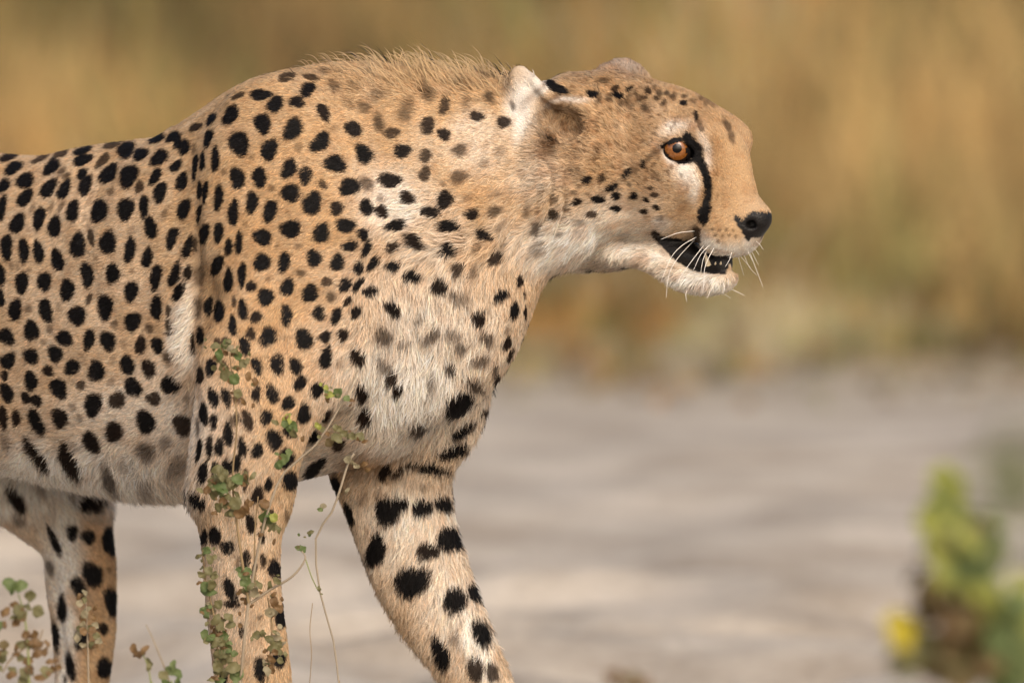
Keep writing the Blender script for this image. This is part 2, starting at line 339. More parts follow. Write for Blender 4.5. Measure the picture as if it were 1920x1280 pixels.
# ------------------------------------------------------------------ the coat: spots traced from the animal's side, laid on the skin
# zoom tiles: (origin x, origin y, scale) and rows  x, y, width, length, tilt from vertical, darkness
SPOT_TILES = [
 ((0, 240, 4), """60 225 50 140 75 .9;100 305 80 130 60;190 400 90 140 40;385 300 75 150 55;305 235 35 130 60 .8;455 200 35 130 65 .8;615 180 45 130 75;620 245 65 150 62;770 250 55 130 50 .8;840 130 45 150 70 .8;945 170 90 150 50;1055 205 65 130 50;1175 85 50 130 65;1195 225 85 150 38;1300 75 55 130 62;1320 290 60 100 40;1385 150 70 110 35;1335 120 60 80 40;1070 85 30 80 75 .7;900 95 30 80 75 .7
  365 455 90 150 35;25 440 70 110 50;190 530 90 140 35;480 465 75 150 35;640 435 80 155 32;615 350 50 100 45;815 350 95 160 35;965 365 120 165 15;1045 445 50 100 20 .8;1165 370 65 125 32;1365 405 70 140 5;1200 485 90 140 25;460 330 40 70 40 .7;500 360 35 60 60 .7;830 480 45 60 30 .6;680 520 25 110 25 .35;460 590 30 90 35 .6;385 600 30 60 20 .5;245 600 30 80 20 .5
  10 610 65 180 10;130 720 90 150 15;295 680 80 160 20;410 745 80 165 0;545 625 85 150 15;745 625 100 185 12;945 615 95 175 20;1080 590 65 150 2;1235 640 40 80 25 .5;1380 610 75 160 17;1130 750 80 160 -2;1290 825 80 150 18;1410 895 65 160 18;50 895 85 170 -3;180 920 75 155 -2;290 935 75 150 -3;430 990 75 170 -5;585 880 105 180 -5;685 820 45 110 -8 .8;810 860 100 180 3;975 915 80 170 15;1105 975 65 155 20
  5 1105 60 160 0;165 1165 85 160 -5;335 1155 85 145 0;505 1215 90 160 -3;655 1105 90 170 0;845 1095 80 155 10;985 1230 80 165 5;1170 1120 80 175 12;1310 1105 75 170 15;1405 1090 60 100 15 .9;1340 1230 60 140 20;90 1040 30 50 0 .35;135 1040 25 50 0 .35;215 1070 20 30 0 .4;985 770 45 70 45 .35;990 1075 35 40 0 .35;720 970 25 60 -30 .3;630 680 25 70 15 .3"""),
 ((0, 540, 4), """10 80 50 110 0;115 165 90 145 -3;215 155 45 70 0 .6;345 170 95 160 -5;670 80 40 75 15 .8;580 210 105 145 0;790 145 110 165 0;995 255 100 145 0;1175 145 75 180 8;1265 175 35 90 0 .8;1275 300 50 130 -10 .8;860 270 45 55 0 .6;1125 305 50 75 0 .7;445 150 35 70 0 .3;50 365 100 120 -10;240 325 110 130 -5;375 310 50 60 0 .6;325 405 35 45 0 .4;485 380 100 120 -15;670 385 80 135 10;810 400 105 140 0;1055 430 80 120 5 .9;1180 430 75 130 0;925 420 40 60 0 .35;1265 520 65 95 0 .75
  60 545 95 115 0;235 515 100 115 0;415 495 95 125 0;610 510 40 50 0 .3;360 620 60 80 0 .9;540 595 100 115 0;725 625 120 135 0;955 575 100 130 5;1115 605 95 125 0 .9;845 545 40 60 20 .3;35 655 60 60 -60 .9;235 695 95 130 -8;440 755 115 140 -5;605 730 65 60 0 .8;835 705 50 60 0 .4;1000 745 115 130 -20;1275 725 115 140 -15;50 785 75 160 -25;200 825 60 85 -15 .95;275 845 75 85 -20 .95;700 875 120 160 -5;880 840 110 125 -20 .85;1155 830 90 105 -10 .85
  545 895 50 60 -20 .45;595 975 40 80 -30 .5;125 975 55 130 -8 .9;275 1000 85 190 -25;450 975 95 150 -32 .95;1095 1005 135 150 -10;1370 1030 130 140 -15 .85;855 1080 125 130 -25 .9;690 1155 85 190 -35 .95;25 970 60 190 -12 .9;55 1150 60 150 -25 .5;1240 1165 80 100 0 .5;1400 840 35 90 0 .45;570 1190 60 90 -40 .35;260 1200 60 200 -38 .9;500 1235 80 150 -25 .9;1100 1230 130 130 0 .7"""),
 ((0, 840, 4), """320 80 60 180 -35 .9;540 110 85 220 -40 .9;830 200 80 170 -25 .75;925 120 60 80 0 .4;1100 270 100 110 0 .45;1330 130 120 140 0 .5;130 380 85 210 -30 .9;145 540 60 120 -50 .55;305 305 45 110 -25 .5;620 420 80 120 0 .95;705 425 70 100 0 .9;525 370 50 90 -20 .5;810 420 40 70 0 .6;410 700 50 220 -25;540 635 70 120 -12;660 670 85 105 0;815 705 80 205 -5;380 905 50 110 -8 .7;335 940 25 120 0 .7;695 950 140 165 -30;590 1040 95 150 -10;840 1155 95 210 0;345 1095 35 130 -8 .9;465 1205 65 180 2;820 915 25 50 0 .5"""),
 ((0, 960, 4), """420 930 45 210 -8;530 1160 60 190 -12;605 950 90 150 0;765 870 80 80 0 .9;855 965 35 100 5 .9;780 1170 95 160 8;490 1260 20 60 0 .8;690 1000 30 60 0 .7"""),
 ((360, 100, 4), """705 185 55 120 80 .8;890 185 40 110 -75 .8;990 145 40 80 -70 .5;515 315 75 145 82;345 325 35 90 65 .8;620 385 95 130 60;785 370 65 125 -80 .95;865 275 90 115 60;290 470 95 145 35;145 500 40 110 32;30 560 45 110 60 .85;530 530 115 140 15;755 570 120 155 25;985 445 80 120 -30 .9;125 640 55 125 15;175 800 55 170 5;355 680 125 185 2;580 725 110 150 8;960 670 110 150 50;795 710 45 70 10 .4;1210 570 100 120 -20 .95;1290 410 80 80 0 .6;1060 250 70 90 -30 .55;1180 380 60 110 -50 .4;1070 560 50 50 0 .35;1400 530 75 130 -15 .75;1500 600 90 80 0 .8;1390 310 100 90 0 .4;1210 260 90 80 0 .3;1600 440 100 150 25 .6;1755 300 80 130 -30 .65;1765 545 100 120 20 .85;1890 400 70 120 20 .8;1890 610 80 90 0 .9
  25 850 35 190 5;80 815 35 120 5;15 720 25 80 0 .6;240 895 35 50 0 .5;445 785 35 30 0 .4;340 940 95 155 5;505 930 95 145 10;595 1015 40 50 0 .6;725 870 95 145 40;850 920 90 115 25;1070 830 115 150 80;980 985 55 65 0 .8;740 1050 110 140 30;1180 1005 130 130 0;1290 760 115 130 0;1575 735 105 105 0 .95;1750 770 90 85 0 .8;1745 905 80 100 20 .8;1480 955 100 150 85 .95;1310 980 80 110 -20 .7;1610 1085 90 100 20 .9;1415 1090 50 60 0 .5;1305 1160 95 110 0;1420 1190 90 85 30 .9;1785 1195 80 120 -80 .95;1895 1100 110 120 -20 .95;1880 985 50 40 0 .4;60 1030 28 140 3;100 1040 35 150 3;200 1080 65 170 8;450 1120 90 145 5;310 1200 70 190 0;585 1185 95 150 10;900 1130 130 155 15;1085 1165 95 90 0 .9;55 1210 25 150 12;720 1195 60 30 70 .3"""),
 ((360, 400, 4), """95 155 60 145 5;200 145 60 150 12;275 255 45 130 5;350 225 55 150 3;400 95 30 60 0 .3;530 180 110 130 -30;740 120 125 135 0;970 150 100 150 0;1150 95 115 110 0;1280 160 65 90 25;1180 250 95 75 0;1305 270 65 115 25;795 250 50 45 0 .5;645 240 25 60 20 .3;405 320 25 30 0 .35;25 240 30 120 5 .8;190 390 75 140 18;275 505 55 190 0;375 465 60 165 0;445 550 65 80 10 .95;525 370 105 135 0;690 370 85 135 10;915 340 100 115 25;1090 370 95 110 0;1245 415 65 85 25;1355 380 65 105 40;815 450 60 55 0 .7;570 495 35 30 0 .4
  55 470 80 160 5 .6;45 700 60 140 0 .7;125 700 55 140 0;205 735 65 165 -3;315 665 28 80 0 .8;380 725 60 155 -3;480 780 70 90 0 .9;550 630 95 135 0;715 555 90 120 5;885 600 105 130 0;1010 515 70 75 0 .8;1145 540 70 110 12;1240 540 45 120 35;1040 625 65 70 0 .75;1165 660 30 70 25 .9;1335 590 100 75 0 .95;305 840 45 165 0;710 765 80 135 0;950 750 90 95 15;1080 775 60 125 22;1225 745 75 90 0 .95;65 920 55 120 0;440 905 60 90 0 .85;570 925 105 145 5;840 945 125 135 0;690 940 60 50 0 .3;995 930 70 85 10 .95;1130 915 70 100 0 .9;395 1000 65 140 -15;1000 1090 80 150 15;1235 1080 90 110 0 .9;140 1155 70 125 0;60 1220 50 130 0 .9;10 980 30 170 0 .9;490 1150 65 125 -15;640 1130 95 130 0;780 1150 85 105 0;1105 1130 45 80 -10 .4;250 960 60 60 0 .8;190 970 40 60 0 .8;240 1150 50 70 0 .8
  1525 95 75 140 75;1665 215 90 150 -60 .9;1500 260 65 110 75 .85;1500 405 65 120 75;1655 475 75 130 80;1850 550 100 120 0 .9;1490 715 90 125 -60 .95;1695 800 60 80 20 .45;1420 920 120 130 0 .75;1800 915 80 130 50 .7;1590 970 60 110 80 .6;1430 1130 140 90 30 .6;1490 1220 70 90 0 .8;1910 1160 50 80 0 .6"""),
 ((360, 680, 4), """160 265 70 145 -8;260 265 55 150 -15;345 260 55 110 0 .7;480 235 60 105 0 .95;600 240 70 140 -12;720 305 75 105 5;810 155 75 105 20;935 205 85 100 0;90 390 55 160 -10;160 445 55 105 0;330 420 35 90 0 .8;300 440 30 90 -10 .7;415 430 60 160 -20 .85;555 410 80 110 0;835 390 95 130 10;1015 390 55 90 10 .8;270 540 65 160 -5;130 635 50 155 0;205 640 55 140 0;375 630 50 150 -8;490 660 70 110 0;615 580 105 145 0;725 520 75 85 0 .95;905 545 85 100 0;55 660 35 160 5;175 790 45 85 0;90 830 75 130 5;270 785 70 110 0;335 755 60 110 10;405 830 35 60 0 .8;700 720 105 150 5;915 790 75 190 50;730 890 110 120 15;570 910 45 110 10;490 990 70 140 10 .9;65 1025 60 150 -40;395 920 35 50 0 .8;440 1210 60 150 -15 .95;580 1130 60 60 0 .8;705 1150 25 90 0 .6;45 480 20 140 0 .7"""),
 ((360, 960, 4), """95 195 50 110 0;170 180 70 150 0;265 265 85 110 -15;400 360 60 140 0 .95;345 385 25 90 0 .6;530 360 40 90 0 .85;615 430 90 125 0;290 590 75 190 -25;300 690 100 50 0 .9;465 440 35 110 5 .8;520 190 40 90 0 .9;670 800 80 150 10;370 890 30 90 0 .9;510 785 30 40 0 .7;650 1105 90 110 20;510 1180 80 180 5;235 1240 60 100 -10"""),
 ((660, 120, 4), """1025 255 75 70 0 .7;855 300 50 120 10 .4;935 395 60 110 -70 .85;1135 440 85 90 0 .85;805 650 100 80 0 .75;800 850 110 100 0 .7;990 750 80 60 0 .4;1110 660 80 80 30 .35;895 1130 65 105 80 .9;1060 1110 70 100 60 .7;1510 1130 50 70 0 .6;1060 985 40 100 70 .35;860 1010 60 40 0 .35;1205 310 30 80 -20 .6;830 160 90 100 0 .35;1000 100 80 90 0 .3;1110 1220 40 110 35 .5;1320 1100 50 90 20 .4;1505 175 60 120 -50;1560 200 50 110 -70"""),
 ((660, 400, 4), """720 100 75 155 85;715 280 90 125 -70;980 165 65 130 -60 .95;1370 115 60 90 10 .7;1070 340 80 110 45 .85;1390 260 100 120 30 .45;790 425 75 100 10 .8;905 440 55 80 0 .55;750 600 50 50 0 .7;800 640 90 140 80 .55;1115 615 75 115 70;1250 510 45 85 0 .9;1210 735 60 130 18;945 780 90 115 20 .9;1295 750 20 90 0 .9;750 900 100 100 30 .55;810 990 80 90 -20 .7;1005 930 80 110 -60 .75;1155 975 50 100 30 .9;1155 880 30 50 20 .5;1175 1060 25 110 30 .9;950 1095 70 130 70 .7;720 1165 70 90 0 .8;1060 1160 30 90 20 .75;1075 1230 35 80 20 .9;900 1255 100 100 60 .6;595 1255 60 80 20 .5;1560 150 50 40 0 .4;1290 610 15 60 -10 .8;930 260 40 100 40 .4;1120 270 40 110 15 .4"""),
 ((600, 680, 4), """300 215 90 110 0 .9;335 390 100 120 25 .9;530 105 80 100 0 .85;580 190 60 90 20 .9;830 140 50 100 20 .5;1030 285 120 220 65;1150 150 60 130 -60 .8;1215 355 45 80 30 .85;740 460 90 130 70 .8;1060 490 70 180 50;985 645 75 210 70;600 800 38 120 45 .85;690 755 36 120 72 .85;490 810 80 110 40 .9;840 780 75 190 -85;970 860 25 60 0 .7;770 910 40 60 0 .4;120 930 80 130 5;500 1110 150 220 10;590 1060 110 110 0;755 1085 120 140 0;905 1060 105 130 -80;225 1140 40 200 -18;110 810 30 80 0 .5;50 395 55 90 10 .9;130 600 110 90 0 .85;325 1020 60 90 30 .35"""),
 ((600, 960, 4), """425 290 130 220 10;800 290 130 130 0 .9;965 205 160 190 -30;690 520 200 240 25;1005 660 140 190 -25;1155 610 100 140 -30;1200 910 95 200 -12;1275 810 40 100 -20 .8;1325 1000 60 100 -15 .9;910 1050 100 230 -15;1160 1180 90 190 -10 .85;1285 1200 80 140 -15 .8;1415 1150 45 110 -15 .7;1000 940 70 100 10 .5"""),
 ((940, 80, 6.4), """1090 625 70 130 90;1370 570 80 80 0 .8;1400 650 60 150 -80;1235 475 60 120 -80 .6;1530 570 40 90 60;1610 610 35 60 20 .7;1760 590 70 70 0 .8;1890 615 70 90 0 .7;1660 695 60 80 30 .5;1510 720 60 100 20 .5;1160 710 60 80 0 .7;140 770 40 100 -15 .7"""),
 ((940, 250, 6.4), """1020 565 90 90 0 .95;1195 540 60 110 25 .8;1700 375 50 90 15;1505 480 60 140 45;1320 650 70 150 55;1370 755 75 110 90;1150 795 75 150 -80;895 825 70 130 65 .9;870 720 60 60 0 .6;1365 900 70 120 90;1590 755 80 90 20;1740 800 50 70 90 .9;1540 610 40 40 0 .6;1645 610 35 40 0 .6;1790 660 35 60 -70 .8;1835 740 50 80 90 .8;1860 890 50 80 -75 .9;1710 935 55 80 80 .9;1070 970 65 140 80 .8;915 1060 70 130 90 .4;750 905 70 80 0 .55;625 975 80 120 15 .8;410 1130 85 160 5 .7;625 790 50 50 0 .6;920 640 40 50 0 .7;910 500 80 140 -20 .35;1140 230 60 150 10 .4;1900 1020 80 60 0 .5;310 940 60 120 15 .5"""),
 ((1170, 180, 6.4), """710 85 45 95 85 .95;275 890 35 40 0 .6;60 1060 50 50 0 .6;865 240 40 110 -15 .9;915 340 45 90 -25 .5;1240 360 55 190 -28 .7;1290 490 60 160 -8 .65;580 5 50 90 80 .7;720 8 40 60 80 .7;830 60 60 60 0 .5;180 40 60 70 40 .6;40 85 60 90 20 .5;930 20 70 60 0 .5;500 120 40 60 0 .3;1060 100 60 70 -30 .45"""),
]
SPOTS = []
for (ox, oy, sc), txt in SPOT_TILES:
    for row in txt.replace('\n', ';').split(';'):
        v = [float(t) for t in row.split()]
        if len(v) < 5: continue
        SPOTS.append((ox + v[0] / sc, oy + v[1] / sc, v[2] / sc / 2, v[3] / sc / 2, R(v[4]), v[5] if len(v) > 5 else 1.0))

for i in range(15):
    q = random.Random(i * 7 + 1); x = 1130 + 240 * q.random(); yt = 142 + max(0, x - 1220) * .33
    SPOTS.append((x, yt + 10 + 52 * q.random(), 2.5 + 3 * q.random(), 4 + 3.5 * q.random(), R(q.uniform(20, 100)), q.uniform(.35, .75)))
for i in range(9):
    SPOTS.append((1336 + 13 * (i % 4) + 5 * (i // 4), 430 + 11 * (i // 4) + (i % 2) * 2, 2.2, 2.4, 0, .55))

def hash3(a, seed=0):
    v = np.sin(a @ np.array([127.1, 311.7, 74.7]) + seed * 17.17) * 43758.5453
    return v - np.floor(v)
def noise3(p, seed=0):
    i = np.floor(p); f = p - i; f = f * f * (3 - 2 * f); r = 0
    for a in (0, 1):
        for b in (0, 1):
            for c in (0, 1):
                wgt = (f[:, 0] if a else 1 - f[:, 0]) * (f[:, 1] if b else 1 - f[:, 1]) * (f[:, 2] if c else 1 - f[:, 2])
                r = r + wgt * hash3(i + np.array([a, b, c]), seed)
    return r
def sstep(a, b, x):
    t = np.clip((x - a) / (b - a), 0, 1); return t * t * (3 - 2 * t)

bvh = BVHTree.FromPolygons([tuple(v) for v in BV], [tuple(q) for q in BQ])
def hit(px, py):
    d = (P(px, py, 0.0) - CAM).normalized()
    h = bvh.ray_cast(CAM, d)
    return h[0], h[1]
VIEW = np.array(fwd)
S_DEPTH = []
for s_ in SPOTS:
    h, n = hit(s_[0], s_[1])
    S_DEPTH.append(np.nan if h is None else (np.array(h) @ VIEW))

def head_local(p):
    """f, s of world points (head frame)"""
    o = H(0, 400, 0)
    q = (p - o) * PXM
    return q @ HF, q @ HS
def fold_head(p, nrm=None):
    """mirror the far half of the head onto the near half"""
    f, s = head_local(p)
    z = p[:, 2]
    m = (s < 0) & (f > -300) & (z > 0.56)
    if nrm is not None: m &= (nrm @ -VIEW) < 0.05
    p2 = p.copy(); p2[m] -= (2 * s[m] / PXM)[:, None] * HS[None]
    return p2, f, np.where(m, -s, s), m

# soft tint patches in side view: x, y, rx, ry, tilt, weight
WHITE = [(150, 600, 220, 300, 0, .18), (440, 1120, 80, 200, 0, .3), (120, 900, 260, 80, 0, 1), (330, 800, 130, 130, 0, .55), (60, 880, 120, 60, 0, .9), (345, 620, 22, 90, 0, 1), (740, 385, 75, 60, 20, .75), (790, 470, 100, 80, 20, .4), (800, 640, 160, 160, 0, .62), (760, 730, 150, 120, 0, .95), (700, 560, 60, 90, 20, .35), (900, 620, 70, 90, 0, .4), (720, 830, 90, 60, 0, .7), (760, 990, 110, 120, 0, .6), (840, 1120, 80, 150, -25, .6), (690, 640, 60, 60, 0, .4), (660, 700, 60, 80, 0, .5), (430, 930, 70, 60, 0, .35), (480, 1000, 40, 60, 0, .3), (230, 780, 180, 70, 0, .5), (20, 930, 80, 50, 0, .9), (640, 770, 60, 70, 0, .5),
         (860, 720, 90, 70, 0, .5), (1070, 455, 110, 50, -12, .95), (1180, 470, 90, 45, 0, .75), (1130, 410, 90, 40, -10, .5), (970, 460, 60, 60, 0, .4), (1300, 535, 80, 32, 0, 1), (1230, 490, 40, 30, 0, .8), (1350, 466, 80, 16, 0, 1), (1412, 462, 20, 26, 0, 1), (1375, 462, 40, 16, 0, .8),
         (1290, 322, 30, 20, 40, 1), (1308, 345, 11, 30, 0, 1), (1252, 297, 28, 9, 40, 1), (1323, 285, 11, 36, -10, .95), (1266, 242, 34, 16, 0, .75), (1235, 430, 18, 12, 0, .8),
         (120, 1020, 45, 110, 0, .9), (118, 1150, 22, 110, 0, .95), (125, 1260, 20, 80, 0, .9), (820, 1080, 60, 140, -25, .45), (885, 1200, 25, 130, -22, .8), (850, 1000, 14, 120, 0, .5), (985, 190, 26, 70, 18, .95), (1168, 122, 60, 26, 0, .25), (1014, 165, 9, 34, 40, .9), (1060, 195, 40, 6, -8, .8), (975, 220, 16, 60, 15, .9), (900, 250, 80, 30, 0, .35), (880, 280, 90, 50, 0, .3), (1000, 330, 60, 80, 0, .3)]
DARK = [(1180, 255, 80, 50, 0, .20), (1130, 310, 80, 60, 0, .18), (1288, 385, 30, 30, 0, .28), (1345, 300, 26, 60, 0, .16), (1330, 215, 60, 30, 20, .18), (1240, 345, 40, 30, 0, .2), (1026, 262, 18, 26, 0, .95), (1066, 232, 32, 24, 0, .75), (1045, 215, 34, 10, -40, .7), (1035, 200, 46, 13, -42, .6), (1008, 165, 8, 40, 32, .5), (1070, 290, 30, 30, 0, .25), (660, 870, 40, 40, 0, .5), (700, 870, 70, 22, 0, .35), (1306, 440, 14, 30, 10, .35), (1300, 250, 9, 20, -10, .3), (1165, 135, 55, 16, 0, .35)]
WARM = [(420, 680, 70, 170, 0, .4), (1360, 330, 50, 70, 0, .5), (440, 1150, 60, 160, 0, .15), (180, 1040, 35, 80, 0, .6), (690, 865, 50, 16, 0, .9), (1150, 160, 70, 30, 0, .5), (1340, 240, 60, 60, 0, .4), (520, 560, 160, 260, 0, .25)]
# black lines of the face: points (x, y, half width)
LINES = [([(1288, 257, 10), (1299, 276, 15), (1306, 293, 13), (1318, 312, 8.5), (1325, 335, 7.5), (1328, 355, 8.5), (1326, 378, 9), (1322, 395, 11.5), (1318, 408, 12)], 1.0),
         ([(1240, 274, 3), (1252, 284, 3), (1262, 297, 4), (1275, 304, 4.5), (1292, 302, 6)], 1.0), ([(1240, 274, 3), (1256, 267, 3), (1272, 262, 4), (1288, 258, 6)], 1.0),
         ([(1238, 277, 4), (1222, 292, 5), (1206, 306, 5)], .5), ([(1206, 308, 6), (1176, 328, 6), (1146, 352, 6), (1120, 372, 5)], .3),
         ([(1301, 214, 4), (1308, 228, 4), (1316, 244, 4)], .6), ([(1306, 432, 7), (1309, 452, 6)], .8), ([(1228, 438, 7), (1240, 452, 8)], .9)]
TAN = np.array((0.500, 0.340, 0.192)); PALE = np.array((0.80, 0.745, 0.67)); BROWN = np.array((0.11, 0.055, 0.025)); BLACK = np.array((0.007, 0.006, 0.006)); GOLD = np.array((0.49, 0.29, 0.135))
GREY = np.array((0.34, 0.28, 0.235)); GREYS = [(1167, 122, 70, 30, 0, 1.0)]

def patch(Q, rows):
    r = np.zeros(len(Q))
    for x, y, rx, ry, tl, wt in rows:
        dx, dy = Q[:, 0] - x, Q[:, 1] - y
        c, s = math.cos(R(tl)), math.sin(R(tl))
        a, b = (dx * c + dy * s) / rx, (-dx * s + dy * c) / ry
        r = np.maximum(r, wt * np.exp(-(a * a + b * b) * 0.9))
    return r

# extra spots where the traced side view does not reach (far flank, hind quarters, tail)
rng = np.random.default_rng(7)
VPX = px_of(BV)
FACE = BN @ -VIEW
def pick_extra():
    near = (FACE < 0.05) | (VPX[:, 0] < -12) | (VPX[:, 1] > 1290)
    fl, sl_ = head_local(BV)
    near &= ~((fl > -300) & (BV[:, 2] > 0.56))
    idx = np.nonzero(near)[0]; rng.shuffle(idx)
    pts = np.zeros((0, 3)); keep = []
    cell = {}
    for i in idx:
        v = BV[i]; k = tuple((v / 0.03).astype(int)); ok = True
        for a in (-1, 0, 1):
            for b in (-1, 0, 1):
                for c in (-1, 0, 1):
                    for j in cell.get((k[0] + a, k[1] + b, k[2] + c), ()):
                        if np.sum((BV[j] - v) ** 2) < 0.027 ** 2: ok = False; break
                    if not ok: break
                if not ok: break
            if not ok: break
        if ok: cell.setdefault(k, []).append(i); keep.append(i)
    return BV[keep]
EXTRA = pick_extra()
from mathutils.kdtree import KDTree
kd = KDTree(len(EXTRA))
for i, e_ in enumerate(EXTRA): kd.insert(e_, i)
kd.balance()

def pigment(p, nrm, jit):
    """coat colour at world points p (jit: per strand 0..1 noise)"""
    n = len(p)
    p2, f, s, mir = fold_head(p, nrm)
    Q = px_of(p2); dep = p2 @ VIEW
    n1 = noise3(p * 60, 1); n2 = noise3(p * 260, 2)
    wob = (noise3(p * 190, 3) - .5)
    Qj = Q + np.stack([noise3(p * 45, 4) - .5, noise3(p * 45, 5) - .5], -1) * 30
    white = np.clip(patch(Qj, WHITE) * 1.25 + (n1 - .5) * .2, 0, 1)
    # undersides and inner legs are pale all over the animal
    white = np.maximum(white, sstep(.35, .9, -nrm[:, 2]) * .8 * (p[:, 2] > .12) * (Q[:, 0] < 900))
    col = TAN[None] * (1 - white[:, None]) + PALE[None] * white[:, None]
    gm = np.clip(patch(Q, GREYS) * (p[:, 1] > .03), 0, .9)[:, None]; col = col * (1 - gm) + GREY[None] * gm
    wm = patch(Qj, WARM)[:, None]
    col = col * (1 - wm) + GOLD[None] * wm
    dk = np.clip(patch(Qj, DARK) * (0.6 + .9 * n2), 0, 1)[:, None]
    col = col * (1 - dk) + BROWN[None] * dk
    # fine brindled ticking on crown and cheek
    hd = sstep(1000, 1080, Q[:, 0]) * sstep(420, 330, Q[:, 1]) * sstep(1330, 1250, Q[:, 0])
    tick = (sstep(.62, .8, noise3(p * 330, 8)) * .62 * hd)[:, None]
    col = col * (1 - tick) + BROWN[None] * tick
    rusty = (sstep(.5, .85, noise3(p * 120, 9)) * (.18 + .14 * (f > -330) * (p[:, 2] > .56)))[:, None]
    col = col * (1 - rusty) + np.array((.30, .14, .055))[None] * rusty
    dark = np.zeros(n)
    front = (nrm @ -VIEW > -0.15) | mir
    order = np.argsort(Q[:, 0]); xs = Q[order, 0]
    for (x, y, a, b, tl, st), sd_ in zip(SPOTS, S_DEPTH):
        if sd_ != sd_: continue
        m = max(a, b) * 1.7
        k = order[np.searchsorted(xs, x - m):np.searchsorted(xs, x + m)]
        k = k[(np.abs(Q[k, 1] - y) < m) & (np.abs(dep[k] - sd_) < 0.05) & front[k]]
        if not len(k): continue
        dx, dy = Q[k, 0] - x, y - Q[k, 1]
        u = (dx * math.cos(tl) - dy * math.sin(tl)) / (a * 1.13 + .8); v = (dx * math.sin(tl) + dy * math.cos(tl)) / (b * 1.08 + .8)
        ang = np.arctan2(v, u); ph = x * .7 + y * 1.3
        rr = (u * u + v * v) ** .5 * (1 + .10 * np.sin(2 * ang + ph) + .07 * np.sin(3 * ang + 2.1 * ph)) + wob[k] * .10 + (jit[k] - .5) * .26
        soft = .16 if st > .75 else .45
        dark[k] = np.maximum(dark[k], st * (1 - sstep(1 - soft, 1 + soft, rr)))
    for pts, st in LINES:
        x0 = min(q[0] for q in pts) - 20; x1 = max(q[0] for q in pts) + 20
        k = order[np.searchsorted(xs, x0):np.searchsorted(xs, x1)]
        k = k[(Q[k, 1] > min(q[1] for q in pts) - 20) & (Q[k, 1] < max(q[1] for q in pts) + 20) & (p[k, 1] < 0.03)]
        best = np.full(len(k), 9.0)
        for (ax, ay, aw), (bx, by, bw) in zip(pts, pts[1:]):
            ex, ey = bx - ax, by - ay; t = np.clip(((Q[k, 0] - ax) * ex + (Q[k, 1] - ay) * ey) / (ex * ex + ey * ey), 0, 1)
            dd = np.hypot(Q[k, 0] - ax - ex * t, Q[k, 1] - ay - ey * t) / (aw + (bw - aw) * t)
            best = np.minimum(best, dd)
        rr = best * (1 + .5 * (noise3(p[k] * 400, 77) - .5)) + (jit[k] - .5) * .5 + wob[k] * .4
        dark[k] = np.maximum(dark[k], st * (1 - sstep(.8, 1.2, rr)))
    # free spots
    far = np.nonzero(((FACE_OF(nrm) < 0.05) | (Q[:, 0] < -12) | (Q[:, 1] > 1290)) & ~((f > -300) & (p[:, 2] > .56)))[0]
    for i in far:
        c, j, dist = kd.find(p[i])
        if c is None: continue
        rad = 0.0085 + 0.003 * (((j * 37) % 11) / 11)
        dark[i] = max(dark[i], 1 - sstep(.85, 1.15, dist / rad + (jit[i] - .5) * .3 + wob[i] * .3))
    # thin brown halo where a spot frays out
    mid = BROWN[None] * (1 - dark[:, None]) + BLACK[None] * dark[:, None]
    t = np.clip(dark * 1.15, 0, 1)[:, None]
    col = col * (1 - t) + mid * t
    return col, dark
def FACE_OF(nrm): return nrm @ -VIEW

# bare black skin: nose leather, lips and the inside of the mouth, lid rims
def in_poly(x, y, poly):
    c = np.zeros(len(x), bool); j = len(poly) - 1
    for i in range(len(poly)):
        xi, yi = poly[i]; xj, yj = poly[j]
        c ^= ((yi > y) != (yj > y)) & (x < (xj - xi) * (y - yi) / (yj - yi + 1e-9) + xi)
        j = i
    return c
MOUTH = [(1226, 434), (1245, 440), (1280, 446), (1296, 452), (1308, 462), (1322, 474), (1345, 479), (1372, 478), (1366, 500), (1362, 514), (1330, 513), (1303, 509), (1278, 497), (1256, 480), (1238, 458)]
NOSE = [(1374, 404), (1382, 403), (1392, 412), (1402, 400), (1412, 395), (1450, 402), (1452, 416), (1430, 432), (1412, 444), (1404, 452), (1399, 450), (1392, 436), (1380, 420)]
def bare(p):
    p2, f, s, mir = fold_head(p)
    Q = px_of(p2)
    onhead = (p[:, 2] > .56) & (Q[:, 0] > 1200)
    mouth = in_poly(Q[:, 0], Q[:, 1], MOUTH) & onhead
    pad = onhead & (f > -62) & (in_poly(Q[:, 0], Q[:, 1], NOSE) | ((np.abs(s) < 26) & (Q[:, 1] > 396) & (Q[:, 1] < 446) & (f > -24)))
    eye = onhead & (((Q[:, 0] - 1270) / 24) ** 2 + ((Q[:, 1] - 286) / 17) ** 2 < 1)
    return mouth | eye, pad
# ------------------------------------------------------------------ skin object
cheetah = empty('cheetah', (-0.2, 0.05, 0.0))
tag(cheetah, 'spotted golden cheetah walking with lowered head and open mouth', 'cheetah')
jv = rng.random(len(BV))
VC, VD = pigment(BV, BN, np.full(len(BV), .5))
b1, b2 = bare(BV)
VC[b1 | b2] = BLACK * 1.3
m_skin, t_, bs = material('cheetah_skin', 0.75, spec=0.25)
at_ = t_.nodes.new('ShaderNodeAttribute'); at_.attribute_name = 'coat'
ar_ = t_.nodes.new('ShaderNodeAttribute'); ar_.attribute_name = 'wet'
mr = t_.nodes.new('ShaderNodeMapRange'); mr.inputs['To Min'].default_value = 0.8; mr.inputs['To Max'].default_value = 0.38
nz = t_.nodes.new('ShaderNodeTexNoise'); nz.inputs['Scale'].default_value = 600; nz.inputs['Detail'].default_value = 3
bp = t_.nodes.new('ShaderNodeBump'); bp.inputs['Strength'].default_value = 0.5; bp.inputs['Distance'].default_value = 0.002
L = t_.links.new
